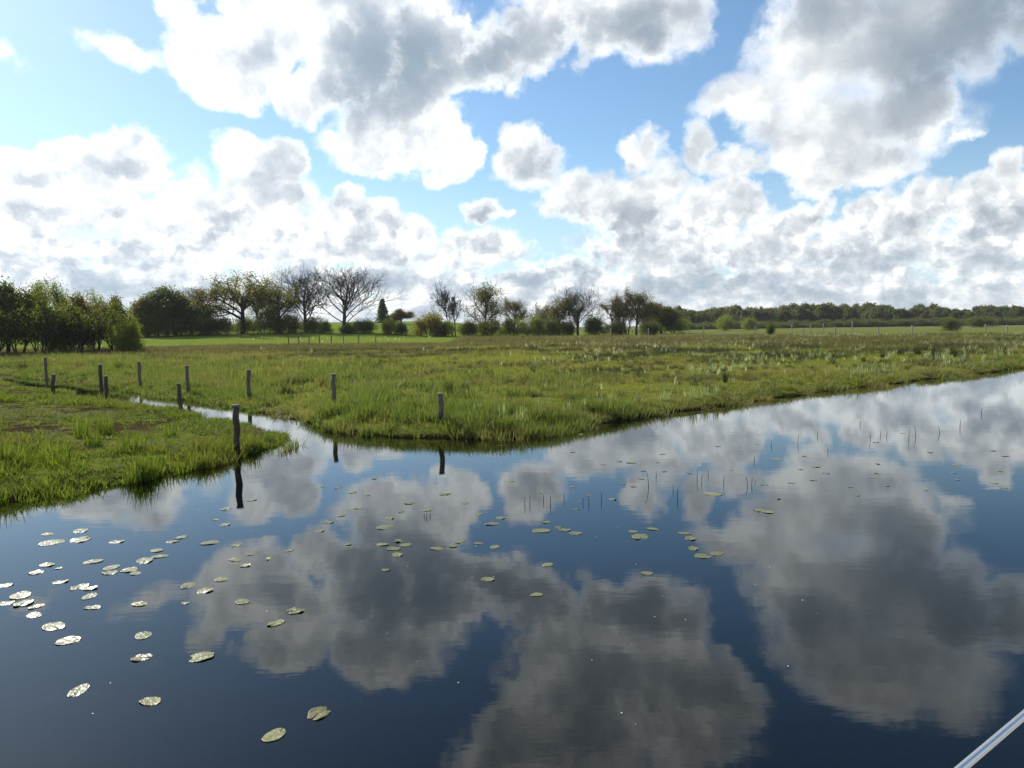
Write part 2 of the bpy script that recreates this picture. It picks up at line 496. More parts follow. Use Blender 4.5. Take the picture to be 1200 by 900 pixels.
def ground_material():
    m, T, out = new_mat('meadow_soil_and_turf')
    pos = T.n('ShaderNodeNewGeometry').outputs['Position']
    x, y, z = T.xyz(pos)
    big = T.noise(pos, .055, 4, .6)
    mid = T.noise(pos, .45, 4, .6)
    fine = T.noise(T.v('MULTIPLY', pos, (1, 1, .3)), 5.0, 5, .65)
    streak = T.noise(T.v('MULTIPLY', pos, (.03, .16, 0)), 1.0, 4, .6)
    g = T.mix(T.ramp(fine, .3, .7), rgb(.098, .122, .018), rgb(.172, .195, .034))
    o = T.mix(T.ramp(fine, .3, .7), rgb(.140, .138, .036), rgb(.220, .210, .062))
    col = T.mix(T.ramp(T.m('ADD', T.m('MULTIPLY', mid, .5), T.m('MULTIPLY', streak, .5)), .44, .62), g, o)
    br = T.mix(fine, rgb(.090, .080, .032), rgb(.155, .135, .056))
    at = T.n('ShaderNodeAttribute', attribute_name='sedge')       # the band of brown sedge far out
    col = T.mix(T.m('MULTIPLY', at.outputs['Fac'], T.ramp(streak, .3, .6, .55, 1)), col, br)
    at2 = T.n('ShaderNodeAttribute', attribute_name='pasture')    # mown fields beyond
    pas = T.mix(T.noise(pos, .12, 3, .6), rgb(.130, .180, .026), rgb(.180, .230, .042))
    pas = T.mix(T.ramp(x, 5, 60), pas, T.mix(T.noise(T.v('MULTIPLY', pos, (.02, .08, 0)), 1, 3, .6), rgb(.11, .135, .032), rgb(.17, .175, .060)))
    col = T.mix(at2.outputs['Fac'], col, pas)
    at3 = T.n('ShaderNodeAttribute', attribute_name='mud')
    mudf = T.m('MULTIPLY', at3.outputs['Fac'], T.ramp(T.noise(pos, 1.6, 4, .6), .34, .52))
    mudc = T.mix(T.noise(pos, 9, 4, .6), rgb(.026, .018, .012), rgb(.075, .054, .034))
    col = T.mix(mudf, col, mudc)
    bank = T.ramp(T.m('MULTIPLY_ADD', T.m('SUBTRACT', mid, .5), .12, z), .03, .12, 1, 0)
    col = T.mix(bank, col, rgb(.020, .015, .010))
    b = principled(T, col, .95, 0.0)
    bp = T.n('ShaderNodeBump')
    bp.inputs['Strength'].default_value = .9
    bp.inputs['Distance'].default_value = .06
    T.put(bp.inputs['Height'], T.m('ADD', fine, T.noise(pos, 22, 3, .6)))
    T.nt.links.new(bp.outputs[0], b.inputs['Normal'])
    T.nt.links.new(b.outputs[0], out.inputs[0])
    return m

PAST = lambda x, y: np.clip(sstep(-x, 6, 12) * sstep(y + x * -.05, 103 + 0 * x, 108) + sstep(y, 165, 180), 0, 1)
def sedge_w(x, y):
    r = np.hypot(x, y)
    return sstep(r + (fbm(x * .05, y * .05, 2, 77) - .5) * 40, 62, 92) * sstep(-x, -60, -25)

def build_ground():
    xs = axis(-4500, 4500, -48, 62, .30)
    ys = axis(-900, 6000, 6.5, 62, .28)
    X, Y = np.meshgrid(xs, ys)
    Z = terrain(X, Y)
    n, mm = len(xs), len(ys)
    v = np.stack([X, Y, Z], -1).reshape(-1, 3)
    i = (np.arange(mm - 1)[:, None] * n + np.arange(n - 1)[None]).ravel()
    f = np.stack([i, i + 1, i + n + 1, i + n], -1)
    me = mesh_np('ground', v, f, ground_material(), True)
    x, y = v[:, 0], v[:, 1]
    s = water_dist(x, y)
    for nm, val in (('sedge', sedge_w(x, y)), ('pasture', PAST(x, y)),
                    ('mud', np.where(on_point(x, y) & (s > .7) & (y < 34), sstep(fbm(x * .33, y * .33, 3, 61), .44, .56) * sstep(-x, 7.6, 10.0), .0))):
        a = me.attributes.new(nm, 'FLOAT', 'POINT')
        a.data.foreach_set('value', np.asarray(val, np.float32))
    o = obj('ground', me)
    tag(o, 'low marshy meadow and grassy point beside the river', kind='structure')

def build_water():
    m, T, out = new_mat('dark_peaty_water')
    pos = T.n('ShaderNodeNewGeometry').outputs['Position']
    h = T.m('ADD', T.m('MULTIPLY', T.noise(T.v('MULTIPLY', pos, (.55, 1.6, 1)), 2.2, 3, .55), 1.0),
            T.m('MULTIPLY', T.m('MULTIPLY', T.noise(T.v('MULTIPLY', pos, (.8, 2.2, 1)), 9.0, 2, .5), .30), T.ramp(T.noise(pos, .35, 2, .5), .45, .62)))
    bp = T.n('ShaderNodeBump')
    bp.inputs['Strength'].default_value = 1.0
    bp.inputs['Distance'].default_value = .0007
    T.put(bp.inputs['Height'], h)
    fr = T.n('ShaderNodeFresnel')
    fr.inputs['IOR'].default_value = 1.42
    gl = T.n('ShaderNodeBsdfGlossy')
    gl.inputs['Roughness'].default_value = .012
    gl.inputs['Color'].default_value = rgb(.95, .99, 1.0)
    tr = T.n('ShaderNodeBsdfTransparent')
    tr.inputs['Color'].default_value = rgb(.34, .42, .34)
    mx = T.n('ShaderNodeMixShader')
    T.nt.links.new(bp.outputs[0], gl.inputs['Normal'])
    T.nt.links.new(bp.outputs[0], fr.inputs['Normal'])
    T.nt.links.new(fr.outputs[0], mx.inputs[0])
    T.nt.links.new(tr.outputs[0], mx.inputs[1])
    T.nt.links.new(gl.outputs[0], mx.inputs[2])
    T.nt.links.new(mx.outputs[0], out.inputs[0])
    lo, hi = WATER.min(0) - 20, WATER.max(0) + 20
    me = mesh_np('water', [(lo[0], lo[1], 0), (hi[0], lo[1], 0), (hi[0], hi[1], 0), (lo[0], hi[1], 0)], np.array([(0, 1, 2, 3)]), m)
    tag(obj('water', me), 'still dark river water mirroring the clouds', kind='structure')

build_ground()
build_water()

# ------------------------------------------------------------------ trees
BARK = None
def bark_mat(name, c1, c2):
    m, T, out = new_mat(name)
    pos = T.n('ShaderNodeTexCoord').outputs['Object']
    n = T.noise(T.v('MULTIPLY', pos, (6, 6, 1.2)), 1.0, 4, .6)
    b = principled(T, T.mix(n, rgb(*c1), rgb(*c2)), .9, .1)
    T.nt.links.new(b.outputs[0], out.inputs[0])
    return m

def grow_tree(seed, h=10.0, trunk_r=.24, levels=4, first=.25, nb=(8, 6, 5, 4), lens=(.55, .5, .45, .45), up=.25, spread=.9, stems=1, droop=0.0, rmin=.012, wob=.16, ratio=.52):
    """recursive branching; returns limb segments by level and tip points"""
    R = np.random.default_rng(seed)
    segs = [[] for _ in range(levels + 1)]
    tips = []
    def grow(p, d, L, r, lev):
        n = 5 if lev == 0 else 4 if lev < 3 else 3
        pts, dirs = [p], [d]
        for i in range(n):
            d = d + R.normal(0, wob, 3) * (1 if lev else .45)
            d[2] += up * (.35 if lev else .1) - droop * lev * .08
            d = d / np.linalg.norm(d)
            p = p + d * L / n
            pts.append(p); dirs.append(d)
        rad = r * np.linspace(1, .45 if lev else .5, n + 1)
        segs[lev].append((np.array(pts), np.maximum(rad, rmin)))
        if lev >= levels - 1:
            tips.append((pts[-1], d)); tips.append((pts[-2], d))
        if lev >= levels:
            return
        k = nb[lev]
        for j in range(k):
            t = first + (1 - first) * (j + R.random() * .8) / k if lev == 0 else .25 + .75 * (j + R.random()) / k
            t = min(t, .99)
            i = min(int(t * n), n - 1)
            q = pts[i] + (pts[i + 1] - pts[i]) * (t * n - i)
            dd = dirs[i + 1]
            side = R.normal(0, 1, 3)
            side -= dd * side.dot(dd)
            side /= np.linalg.norm(side)
            nd = dd * (1 - .45 * spread) + side * spread
            nd[2] += up
            nd /= np.linalg.norm(nd)
            ll = L * lens[lev] * (1.15 - .5 * t if lev == 0 else 1.0) * R.uniform(.75, 1.2)
            grow(q, nd, ll, r * (ratio if lev == 0 else .5) * R.uniform(.8, 1.1), lev + 1)
    for sidx in range(stems):
        a = R.uniform(0, 6.28)
        off = np.array([math.cos(a), math.sin(a), 0]) * (.0 if stems == 1 else R.uniform(.1, .05 * h))
        d = np.array([0, 0, 1.0]) + (np.array([math.cos(a), math.sin(a), 0]) * R.uniform(.1, .5) if stems > 1 else R.normal(0, .03, 3))
        grow(off - np.array([0, 0, .15]), d / np.linalg.norm(d), h * (.62 if stems == 1 else .6) * (1 if stems == 1 else R.uniform(.7, 1.1)), trunk_r / math.sqrt(stems), 0)
    return segs, tips

def leaves_mesh(name, pts, size, mat, seed, per=6, jit=.5, flat=1.0):
    R = np.random.default_rng(seed)
    P = np.repeat(np.asarray(pts), per, axis=0)
    n = len(P)
    P = P + R.normal(0, jit, (n, 3)) * np.array([1, 1, flat])
    P[:, 2] = np.maximum(P[:, 2], .05)
    a = R.normal(0, 1, (n, 3)); a /= np.linalg.norm(a, axis=1)[:, None]
    b = np.cross(a, R.normal(0, 1, (n, 3))); b /= np.linalg.norm(b, axis=1)[:, None]
    s = size * R.uniform(.6, 1.4, (n, 1))
    v = np.stack([P - a * s, P + b * s * .55, P + a * s, P - b * s * .55], 1).reshape(-1, 3)
    f = np.arange(n * 4).reshape(-1, 4)
    return mesh_np(name, v, f, mat)

class TreeKind:
    def __init__(s, name, trunk, crown, h, w, extra=None):
        s.name, s.trunk, s.crown, s.h, s.w, s.extra = name, trunk, crown, h, w, extra

def make_kind(name, seed, bark, leaf=None, per=5, size=.16, jit=.4, thick_levels=2, inner=0, **kw):
    segs, tips = grow_tree(seed, **kw)
    mb, cb = MB(), MB()
    for lv, ss in enumerate(segs):
        for pts, rad in ss:
            (mb if lv < thick_levels else cb).tube(pts, rad, 7 if lv == 0 else 4 if lv < 2 else 3, cap=False)
    trunk = mb.mesh(name + '_trunk', bark)
    twigs = cb.mesh(name + '_branches', bark) if cb.v else None
    tp = np.array([t[0] for t in tips])
    crown = twigs
    extra = None
    if leaf is not None:
        if inner:
            mid = np.vstack([p[0][1:] for p in segs[2]])
            tp = np.vstack([tp, mid[::inner]])
        crown = leaves_mesh(name + '_leaves', tp, size, leaf, seed + 1, per, jit)
        extra = twigs
    allv = np.vstack([p[0] for ss in segs for p in ss])
    w = np.percentile(allv[:, :2], 99) - np.percentile(allv[:, :2], 1)
    return TreeKind(name, trunk, crown, allv[:, 2].max() + (.2 if leaf else 0), w, extra)

bark_dark = bark_mat('dark_bark', (.030, .024, .018), (.070, .058, .044))
bark_grey = bark_mat('grey_bark', (.050, .043, .034), (.115, .100, .080))
LF_dark = leaf_mat('dark_evergreen_leaf', (.056, .074, .022), (.108, .118, .038), 0.47, .5, .3)
LF_brown = leaf_mat('bronze_bud_leaf', (.080, .070, .030), (.135, .110, .044), 0.57, .6, .2)
LF_olive = leaf_mat('young_oak_leaf', (.125, .115, .030), (.190, .165, .045), 0.62, .6, .2)
LF_green = leaf_mat('spring_green_leaf', (.110, .135, .024), (.185, .200, .040), 0.62, .55, .25)
LF_mid = leaf_mat('hedge_leaf', (.065, .086, .022), (.120, .132, .036), 0.57, .55, .25)
LF_far = leaf_mat('wood_leaf', (.050, .066, .020), (.100, .110, .034), 0.57, .6, .2)

KIND = {}
def kinds():
    K = KIND
    K['bare'] = [make_kind('bare_tree', 11 + i, bark_grey, None, h=14, trunk_r=.42, levels=4, first=.22, nb=(12, 7, 6, 5), lens=(.95, .62, .5, .45), up=.20, spread=.80, rmin=.016, ratio=.40) for i in range(3)]
    K['slim'] = [make_kind('slim_bare_tree', 31 + i, bark_grey, None, h=11, trunk_r=.2, levels=4, first=.3, nb=(8, 5, 5, 4), lens=(.55, .6, .5, .5), up=.22, spread=.75, stems=3, rmin=.020) for i in range(2)]
    K['oak'] = [make_kind('leafing_oak', 41 + i, bark_dark, LF_olive, per=9, size=.13, jit=.42, h=12, trunk_r=.45, levels=3, first=.42, nb=(9, 7, 6), lens=(.95, .55, .45), up=.10, spread=.95, rmin=.03) for i in range(3)]
    K['ivy'] = [make_kind('ivy_tree', 51 + i, bark_dark, LF_brown, per=9, size=.12, jit=.45, inner=3, h=11, trunk_r=.3, levels=3, first=.25, nb=(9, 7, 6), lens=(.75, .6, .5), up=.18, spread=.8, rmin=.025) for i in range(2)]
    K['dense'] = [make_kind('dense_tree', 61 + i, bark_dark, LF_dark, per=22, size=.16, jit=.5, inner=2, h=9, trunk_r=.3, levels=3, first=.22, nb=(10, 8, 6), lens=(.62, .5, .45), up=.18, spread=.95, rmin=.03) for i in range(2)]
    K['bronze'] = [make_kind('bronze_tree', 71 + i, bark_dark, LF_brown, per=20, size=.15, jit=.5, inner=2, h=9, trunk_r=.3, levels=3, first=.25, nb=(10, 8, 6), lens=(.65, .5, .45), up=.18, spread=.95, rmin=.03) for i in range(2)]
    K['alder'] = [make_kind('alder', 81 + i, bark_dark, LF_green, per=2, size=.07, jit=.26, h=8, trunk_r=.13, levels=4, first=.2, nb=(9, 6, 4, 3), lens=(.50, .55, .5, .5), up=.22, spread=.75, stems=2, rmin=.012) for i in range(3)]
    K['shrub'] = [make_kind('shrub', 91 + i, bark_dark, LF_mid, per=11, size=.085, jit=.27, inner=3, h=4, trunk_r=.10, levels=2, first=.1, nb=(8, 6), lens=(.85, .6), up=.06, spread=.95, stems=5, rmin=.012, wob=.30) for i in range(3)]
    K['bush'] = [make_kind('bush', 101 + i, bark_dark, LF_olive, per=11, size=.085, jit=.27, inner=3, h=4, trunk_r=.10, levels=2, first=.1, nb=(8, 6), lens=(.85, .6), up=.06, spread=.95, stems=5, rmin=.012, wob=.30) for i in range(2)]
    K['gshrub'] = [make_kind('green_shrub', 111 + i, bark_dark, LF_green, per=11, size=.08, jit=.27, inner=3, h=4, trunk_r=.09, levels=2, first=.1, nb=(8, 6), lens=(.85, .6), up=.06, spread=.95, stems=5, rmin=.012, wob=.30) for i in range(2)]
    K['thicket'] = [make_kind('thicket', 131 + i, bark_dark, LF_green, per=1, size=.075, jit=.30, inner=9, h=7, trunk_r=.16, levels=3, first=.28, nb=(10, 5, 4), lens=(.45, .5, .5), up=.2, spread=.8, stems=4, rmin=.012) for i in range(3)]
    K['wood'] = [make_kind('wood_tree', 121 + i, bark_dark, (LF_far, LF_brown, LF_far, LF_mid)[i], per=9, size=.36, jit=.6, inner=2, h=10, trunk_r=.22, levels=3, first=.2, nb=(8, 6, 5), lens=(.5, .5, .45), up=.25, spread=.85, rmin=.03) for i in range(4)]
    # a spruce: tiers of drooping boughs
    for i in range(1):
        R = np.random.default_rng(5)
        mb = MB(); mb.tube([(0, 0, -.1), (0, 0, 9.6)], [.16, .03], 6, False)
        pts = []
        for zz in np.arange(1.2, 9.8, .28):
            rr = 1.9 * (1 - zz / 10.2) + .1
            for a in R.uniform(0, 6.28, 9):
                for t in (.35, .7, 1.0):
                    pts.append((math.cos(a) * rr * t, math.sin(a) * rr * t, zz - .25 * t))
        K['spruce'] = [TreeKind('spruce', mb.mesh('spruce_trunk', bark_dark), leaves_mesh('spruce_needles', pts, .22, LF_dark, 3, 5, .16), 9.9, 3.6)]
kinds()
if 0:
    print([(k, [(round(t.h, 1), round(t.w, 1)) for t in v]) for k, v in KIND.items()])
NAMES = dict(bare='bare_tree', slim='bare_tree', oak='oak_tree', ivy='ivy_clad_tree', dense='evergreen_tree', bronze='broadleaf_tree', alder='alder_tree',
             shrub='shrub', bush='shrub', gshrub='shrub', thicket='thicket', spruce='spruce_tree', wood='tree')

def place_tree(kind, px, top, D, wpx, label, group=None, rot=None, var=None):
    K = KIND[kind]
    k = K[(var if var is not None else int(px)) % len(K)]
    d = ray(px, top)
    hd = math.hypot(d.x, d.y)
    x, y = d.x / hd * D, d.y / hd * D
    z0 = float(terrain(np.array([x]), np.array([y]))[0])
    zt = CAM_H + D * d.z / hd + (2.0 if kind == 'bare' else 1.0 if kind in ('slim', 'ivy', 'oak', 'alder') else 0) * D / 170
    sz = (zt - z0) / k.h
    sx = wpx * (.84 if kind in ('shrub', 'bush', 'gshrub') else 1.4 if kind in ('bare', 'oak') else 1.2 if kind in ('ivy', 'slim') else 1) * D / FPX / k.w
    e = empty(NAMES[kind], (x, y, z0))
    e.rotation_euler = (0, 0, rot if rot is not None else (px * 1.7) % 6.28)
    vr = 1 + .18 * math.sin(px * 2.3)
    e.scale = (sx * vr, sx / vr, sz)
    obj('trunk', k.trunk, e)
    if k.extra:
        obj('branches', k.extra, e)
    obj('crown', k.crown, e)
    tag(e, label, 'tree' if kind not in ('shrub', 'bush', 'gshrub', 'thicket') else 'shrub', group)
    return e

# the wood at the left edge, about 95 m off
GL = 'trees of the wood at the left edge'
for px, top, D, w, kd, lb in [
 (-22,334,98,60,'alder','spring alder cut by the left edge, outermost of the wood'),
 (4,333,96,52,'dense','dark leafy tree at the very left edge of the wood'),
 (36,331,99,46,'alder','feathery thin-leaved tree second from the left edge'),
 (56,337,94,40,'alder','short leafing tree in front, third from the left edge'),
 (74,329,101,50,'alder','tallest feathery tree in the middle of the left wood'),
 (92,345,96,40,'bronze','brownish bushy tree right of the tallest feathery one'),
 (112,342,104,44,'alder','thin twiggy tree behind the right half of the left wood'),
 (128,347,97,40,'bronze','brownish tree near the right end of the left wood'),
 (141,356,95,34,'alder','low leafing tree at the right end of the left wood')]:
    place_tree(kd, px, top, D, w * .74, lb, GL)
for i, (px, top, D, w, kd) in enumerate([(-12,356,92,40,'thicket'),(18,352,92,34,'thicket'),(44,350,91,34,'thicket'),(68,361,93,40,'shrub'),(88,352,91,34,'thicket'),(110,356,92,32,'thicket'),(133,357,91,36,'thicket'),(148,371,90,28,'gshrub')]):
    place_tree(kd, px, top, D, w, ['green undergrowth shrub cut by the left edge', 'green undergrowth shrub first from the left edge', 'green undergrowth shrub under the feathery trees', 'darker undergrowth shrub in the middle of the left wood',
      'green undergrowth shrub right of the dark one', 'green undergrowth shrub below the brownish tree', 'large bright shrub closing the left wood on the right', 'small bright shrub at the right foot of the left wood'][i], 'undergrowth of the left wood')
# the row behind the pale field, about 170 m off
GR = 'trees along the far hedge'
for px, top, D, w, kd, lb in [
 (171,349,172,34,'bronze','low round brownish tree left of the dark domed one'),
 (203,337,170,44,'dense','dark dense dome-shaped tree above the far hedge'),
 (222,347,176,30,'bronze','small brown tree at the right foot of the dark dome'),
 (238,335,172,40,'ivy','thin gnarled tree between dark dome and leafing oak'),
 (282,319,170,62,'oak','leafing oak with flat spreading olive crown'),
 (303,336,178,34,'oak','smaller oak tucked behind the spreading oak'),
 (326,330,171,46,'oak','yellowish young oak left of the tall bare trees'),
 (356,314,173,58,'bare','left of the two tall bare trees'),
 (400,310,170,74,'bare','right and broader of the two tall bare trees'),
 (448,350,260,18,'spruce','lone dark pointed spruce on the skyline'),
 (470,362,270,26,'bronze','small round tree on the skyline right of the spruce'),
 (531,333,160,38,'slim','slim bare birch-like tree right of the round shrub'),
 (566,333,162,46,'ivy','tall ivy-clad tree right of the slim birch'),
 (602,352,185,28,'ivy','small dark tree between ivy-clad tree and hedge'),
 (628,358,190,30,'slim','faint thin tree behind the long hedge'),
 (655,348,172,38,'ivy','dark twiggy tree left of the pale bare one'),
 (677,338,174,36,'bare','pale fan-shaped bare tree above the hedge gap'),
 (717,346,178,32,'ivy','left of the two dark trees standing by the hedge end'),
 (746,341,176,36,'ivy','right and taller of the two dark trees at hedge end'),
 (734,350,200,30,'slim','thin tree showing between the two dark trees'),
 (775,356,210,34,'bronze','brownish tree where the far wood begins')]:
    place_tree(kd, px, top, D, w, lb, GR)
GH = 'hedge shrubs along the far field edge'
for px, top, D, w, kd, lb in [
 (160,371,168,34,'shrub','dark hedge shrub beside the left wood'),(182,369,167,34,'shrub','dark hedge shrub under the low brownish tree'),(206,367,167,36,'shrub','dark hedge shrub under the domed tree'),
 (232,368,168,34,'shrub','dark hedge shrub below the gnarled tree'),(256,366,169,34,'shrub','dark hedge shrub left of the spreading oak'),(290,368,172,30,'gshrub','green hedge shrub under the spreading oak'),
 (314,355,170,30,'gshrub','light green shrub left of the yellowish oak'),(336,364,171,36,'bush','olive shrub under the yellowish oak'),(366,370,172,30,'shrub','dark shrub between the two bare trunks'),
 (380,374,166,18,'gshrub','small low shrub left of the broad bare tree'),(424,371,164,38,'shrub','wide dark shrub at the foot of the broad bare tree'),(408,378,163,20,'shrub','little shrub hugging the broad bare tree'),
 (457,371,160,22,'bush','narrow olive shrub right of the wide dark one'),(470,376,158,20,'shrub','low dark shrub left of the big round shrub'),(502,362,156,40,'bush','big round olive shrub standing alone in the row'),
 (522,376,158,22,'shrub','low shrub at the foot of the slim birch'),(548,375,160,26,'shrub','low shrub left of the ivy-clad tree'),(575,369,159,34,'bush','olive shrub under the ivy-clad tree'),
 (600,369,164,32,'gshrub','bright green shrub at the left end of the long hedge'),(624,368,166,32,'gshrub','bright green shrub second in the long hedge'),(646,369,168,30,'shrub','dark green shrub third in the long hedge'),
 (664,372,170,24,'shrub','dark green shrub closing the long hedge'),(698,369,172,30,'shrub','dark shrub right of the hedge gap'),(724,372,176,26,'shrub','dark shrub between the two hedge end trees'),
 (760,372,180,34,'shrub','dark shrub right of the hedge end trees'),(788,366,215,36,'gshrub','green shrub in front of the wood edge')]:
    place_tree(kd, px, top, D, w, lb, GH)
# single bushes before the far wood
for px, top, D, w, kd, lb in [(850,367,300,26,'gshrub','green bush standing before the far wood'),(903,375,150,11,'shrub','small bush out on the far meadow'),
 (878,370,310,22,'gshrub','lighter bush right of the green one before the wood'),(1115,372,210,17,'shrub','small dark bush out on the right meadow'),(1150,368,330,30,'shrub','dark wide bush before the wood on the right')]:
    place_tree(kd, px, top, D, w, lb, 'single bushes on the far meadow')

# ------------------------------------------------------------------ scattering
def scatter(name, pts, sources, scl, tint=None, tilt=.12, label=None, seed=1, idx=None, cat=None):
    """uncountable cover: one object, instances of a few clumps on points"""
    R = np.random.default_rng(seed)
    pts = np.asarray(pts, np.float32)
    n = len(pts)
    me = bpy.data.meshes.new(name)
    me.vertices.add(n)
    me.vertices.foreach_set('co', pts.ravel())
    rot = np.stack([R.normal(0, tilt, n), R.normal(0, tilt, n), R.uniform(0, 6.283, n)], -1).astype(np.float32)
    a = me.attributes.new('rot', 'FLOAT_VECTOR', 'POINT'); a.data.foreach_set('vector', rot.ravel())
    s3 = np.asarray(scl, np.float32)
    if s3.ndim == 1:
        s3 = np.repeat(s3[:, None], 3, 1)
    a = me.attributes.new('scl', 'FLOAT_VECTOR', 'POINT'); a.data.foreach_set('vector', np.ascontiguousarray(s3).ravel())
    a = me.attributes.new('pick', 'INT', 'POINT'); a.data.foreach_set('value', (R.integers(0, len(sources), n) if idx is None else idx).astype(np.int32))
    a = me.attributes.new('tint', 'FLOAT', 'POINT'); a.data.foreach_set('value', np.asarray(tint if tint is not None else np.zeros(n), np.float32))
    col = bpy.data.collections.new(name + '_clumps')
    for i, m in enumerate(sources):
        o = bpy.data.objects.new('%s_clump_%02d' % (name, i), m)
        col.objects.link(o)
    g = bpy.data.node_groups.new(name + '_scatter', 'GeometryNodeTree')
    g.interface.new_socket('Geometry', in_out='INPUT', socket_type='NodeSocketGeometry')
    g.interface.new_socket('Geometry', in_out='OUTPUT', socket_type='NodeSocketGeometry')
    gi, go = g.nodes.new('NodeGroupInput'), g.nodes.new('NodeGroupOutput')
    ip = g.nodes.new('GeometryNodeInstanceOnPoints')
    ci = g.nodes.new('GeometryNodeCollectionInfo')
    ci.inputs['Collection'].default_value = col
    ci.inputs['Separate Children'].default_value = True
    ci.inputs['Reset Children'].default_value = True
    def attr(nm, typ):
        nd = g.nodes.new('GeometryNodeInputNamedAttribute')
        nd.data_type = typ
        nd.inputs['Name'].default_value = nm
        return nd.outputs['Attribute']
    er = g.nodes.new('FunctionNodeEulerToRotation')
    L = g.links.new
    L(attr('rot', 'FLOAT_VECTOR'), er.inputs[0])
    L(gi.outputs[0], ip.inputs['Points'])
    L(ci.outputs[0], ip.inputs['Instance'])
    ip.inputs['Pick Instance'].default_value = True
    L(attr('pick', 'INT'), ip.inputs['Instance Index'])
    L(er.outputs[0], ip.inputs['Rotation'])
    L(attr('scl', 'FLOAT_VECTOR'), ip.inputs['Scale'])
    L(ip.outputs[0], go.inputs[0])
    o = obj(name, me)
    md = o.modifiers.new('scatter', 'NODES')
    md.node_group = g
    tag(o, label, cat, kind='stuff')
    return o

def blades(name, mat, seed, n, h, w, rad, lean=.35, curl=.5, hv=.4, segs=3, wtip=.12, fold=0):
    """a clump of n curved, tapering blades"""
    R = np.random.default_rng(seed)
    V, F, T3, c = [], [], [], 0
    for _ in range(n):
        a = R.uniform(0, 6.28); r = rad * math.sqrt(R.random())
        base = np.array([math.cos(a) * r, math.sin(a) * r, -.03])
        da = R.uniform(0, 6.28) if R.random() < .5 else a + R.normal(0, .6)
        out = np.array([math.cos(da), math.sin(da), 0])
        hh = h * R.uniform(1 - hv, 1 + hv * .5)
        ln, cu = abs(R.normal(0, lean)), abs(R.normal(0, curl))
        side = np.array([-out[1], out[0], 0]); sa = R.normal(0, .8)
        side = side * math.cos(sa) + out * math.sin(sa)
        ww = w * R.uniform(.7, 1.3)
        for i in range(segs):
            t = i / segs
            p = base + np.array([0, 0, 1]) * hh * t * (1 - .12 * cu * t) + out * hh * (ln * t + cu * t * t * .6)
            k = ww * (1 - t) ** .6 * .5 + ww * wtip * .2
            V += [p - side * k, p + side * k]
        V.append(base + np.array([0, 0, 1]) * hh * (1 - .12 * cu) + out * hh * (ln + cu * .6))
        for i in range(segs - 1):
            F.append((c + 2 * i, c + 2 * i + 1, c + 2 * i + 3, c + 2 * i + 2))
        T3.append((c + 2 * segs - 2, c + 2 * segs - 1, c + 2 * segs))
        c += 2 * segs + 1
    return mesh_np(name, np.array(V), [np.array(F), np.array(T3)], mat)

G_turf = leaf_mat('turf_blade', (.148, .168, .025), (.255, .255, .050), .5, .6, .2, tint=True, dry_or_pale=(.22, .18, .07))
G_sedge = leaf_mat('sedge_blade', (.062, .092, .022), (.160, .190, .044), .5, .5, .3, tint=True, dry_or_pale=(.19, .16, .065))
G_point = leaf_mat('lush_blade', (.062, .094, .014), (.170, .200, .034), .5, .7, .10, tint=True, dry_or_pale=(.13, .11, .04))
G_brown = leaf_mat('brown_sedge_blade', (.105, .088, .038), (.180, .150, .066), .4, .7, .15)
G_rush = leaf_mat('rush_stem', (.026, .040, .012), (.060, .068, .022), .25, .6, .25)
G_iris = leaf_mat('iris_leaf', (.17, .21, .10), (.30, .32, .20), .5, .28, .7, tint=True, dry_or_pale=(.46, .46, .36))  # whitish leaf colours paint in the glint of the backlit leaves

turf_src = [blades('turf_clump', G_turf, 200 + i, 16, .16, .011, .13, .45, .6) for i in range(5)]
sedge_src = [blades('sedge_clump', G_sedge, 220 + i, 11, .46, .019, .11, .16, .26, hv=.6) for i in range(5)]
point_src = [blades('lush_clump', G_point, 240 + i, 12, .34, .017, .10, .22, .34, hv=.6) for i in range(5)]
brown_src = [blades('brown_clump', G_brown, 260 + i, 16, .42, .018, .22, .25, .4) for i in range(4)]
dark_src = [blades('dark_tuft', G_rush, 270 + i, 40, .34, .016, .16, .35, .45) for i in range(4)]
iris_src = [blades('iris_clump', G_iris, 280 + i, 9, .55, .034, .12, .12, .16, segs=4) for i in range(4)]

def candidates(n, seed, rmin, rmax, power=1.0):
    """points spread over the sector the place shows (and some beyond each side)"""
    R = np.random.default_rng(seed)
    a = R.uniform(math.radians(-46), math.radians(46), n)
    u = R.random(n)
    r = (rmin ** power + u * (rmax ** power - rmin ** power)) ** (1 / power)
    return r * np.sin(a), r * np.cos(a), r, R

# lush grass of the low point on the left
x, y, r, R = candidates(230000, 1, 8, 50, 1.5)
s = water_dist(x, y)
ok = on_point(x, y) & (s > -.10 - .45 * sstep(fbm(x * .7, y * .7, 2, 59), .5, .64) * (y < 17)) & (x > -40)
x, y, r, s = x[ok], y[ok], r[ok], s[ok]
mud = sstep(fbm(x * .33, y * .33, 3, 61), .44, .56) * sstep(-x, 7.6, 10.0) * (s > .7) * (y < 34)
edge = np.exp(-np.clip(s, 0, 9) / .7)
cl = sstep(fbm(x * 1.1, y * 1.1, 2, 46), .38, .60)
keep = R.random(len(x)) < np.clip((.50 + .9 * edge) * (.30 + .9 * cl) - .75 * mud, .02, 1)
x, y, r, s, edge = x[keep], y[keep], r[keep], s[keep], edge[keep]
tall = np.clip(.45 + .55 * edge + .75 * sstep(fbm(x * .5, y * .5, 2, 41), .5, .68) + .35 * sstep(y, 19, 25), .3, 1.25) * R.uniform(.55, 1.3, len(x)) * (.55 + .6 * cl[keep])
mid_y = np.interp(x, [p[0] for p in point_bank[:11]], [p[1] for p in point_bank[:11]])
tall = tall * np.where((mid_y - y < np.where(x < point_bank[8][0], 7.0, 1.6)) & (x < point_bank[10][0] + 1), .30, 1.0)
z = np.maximum(terrain(x, y), -.10)
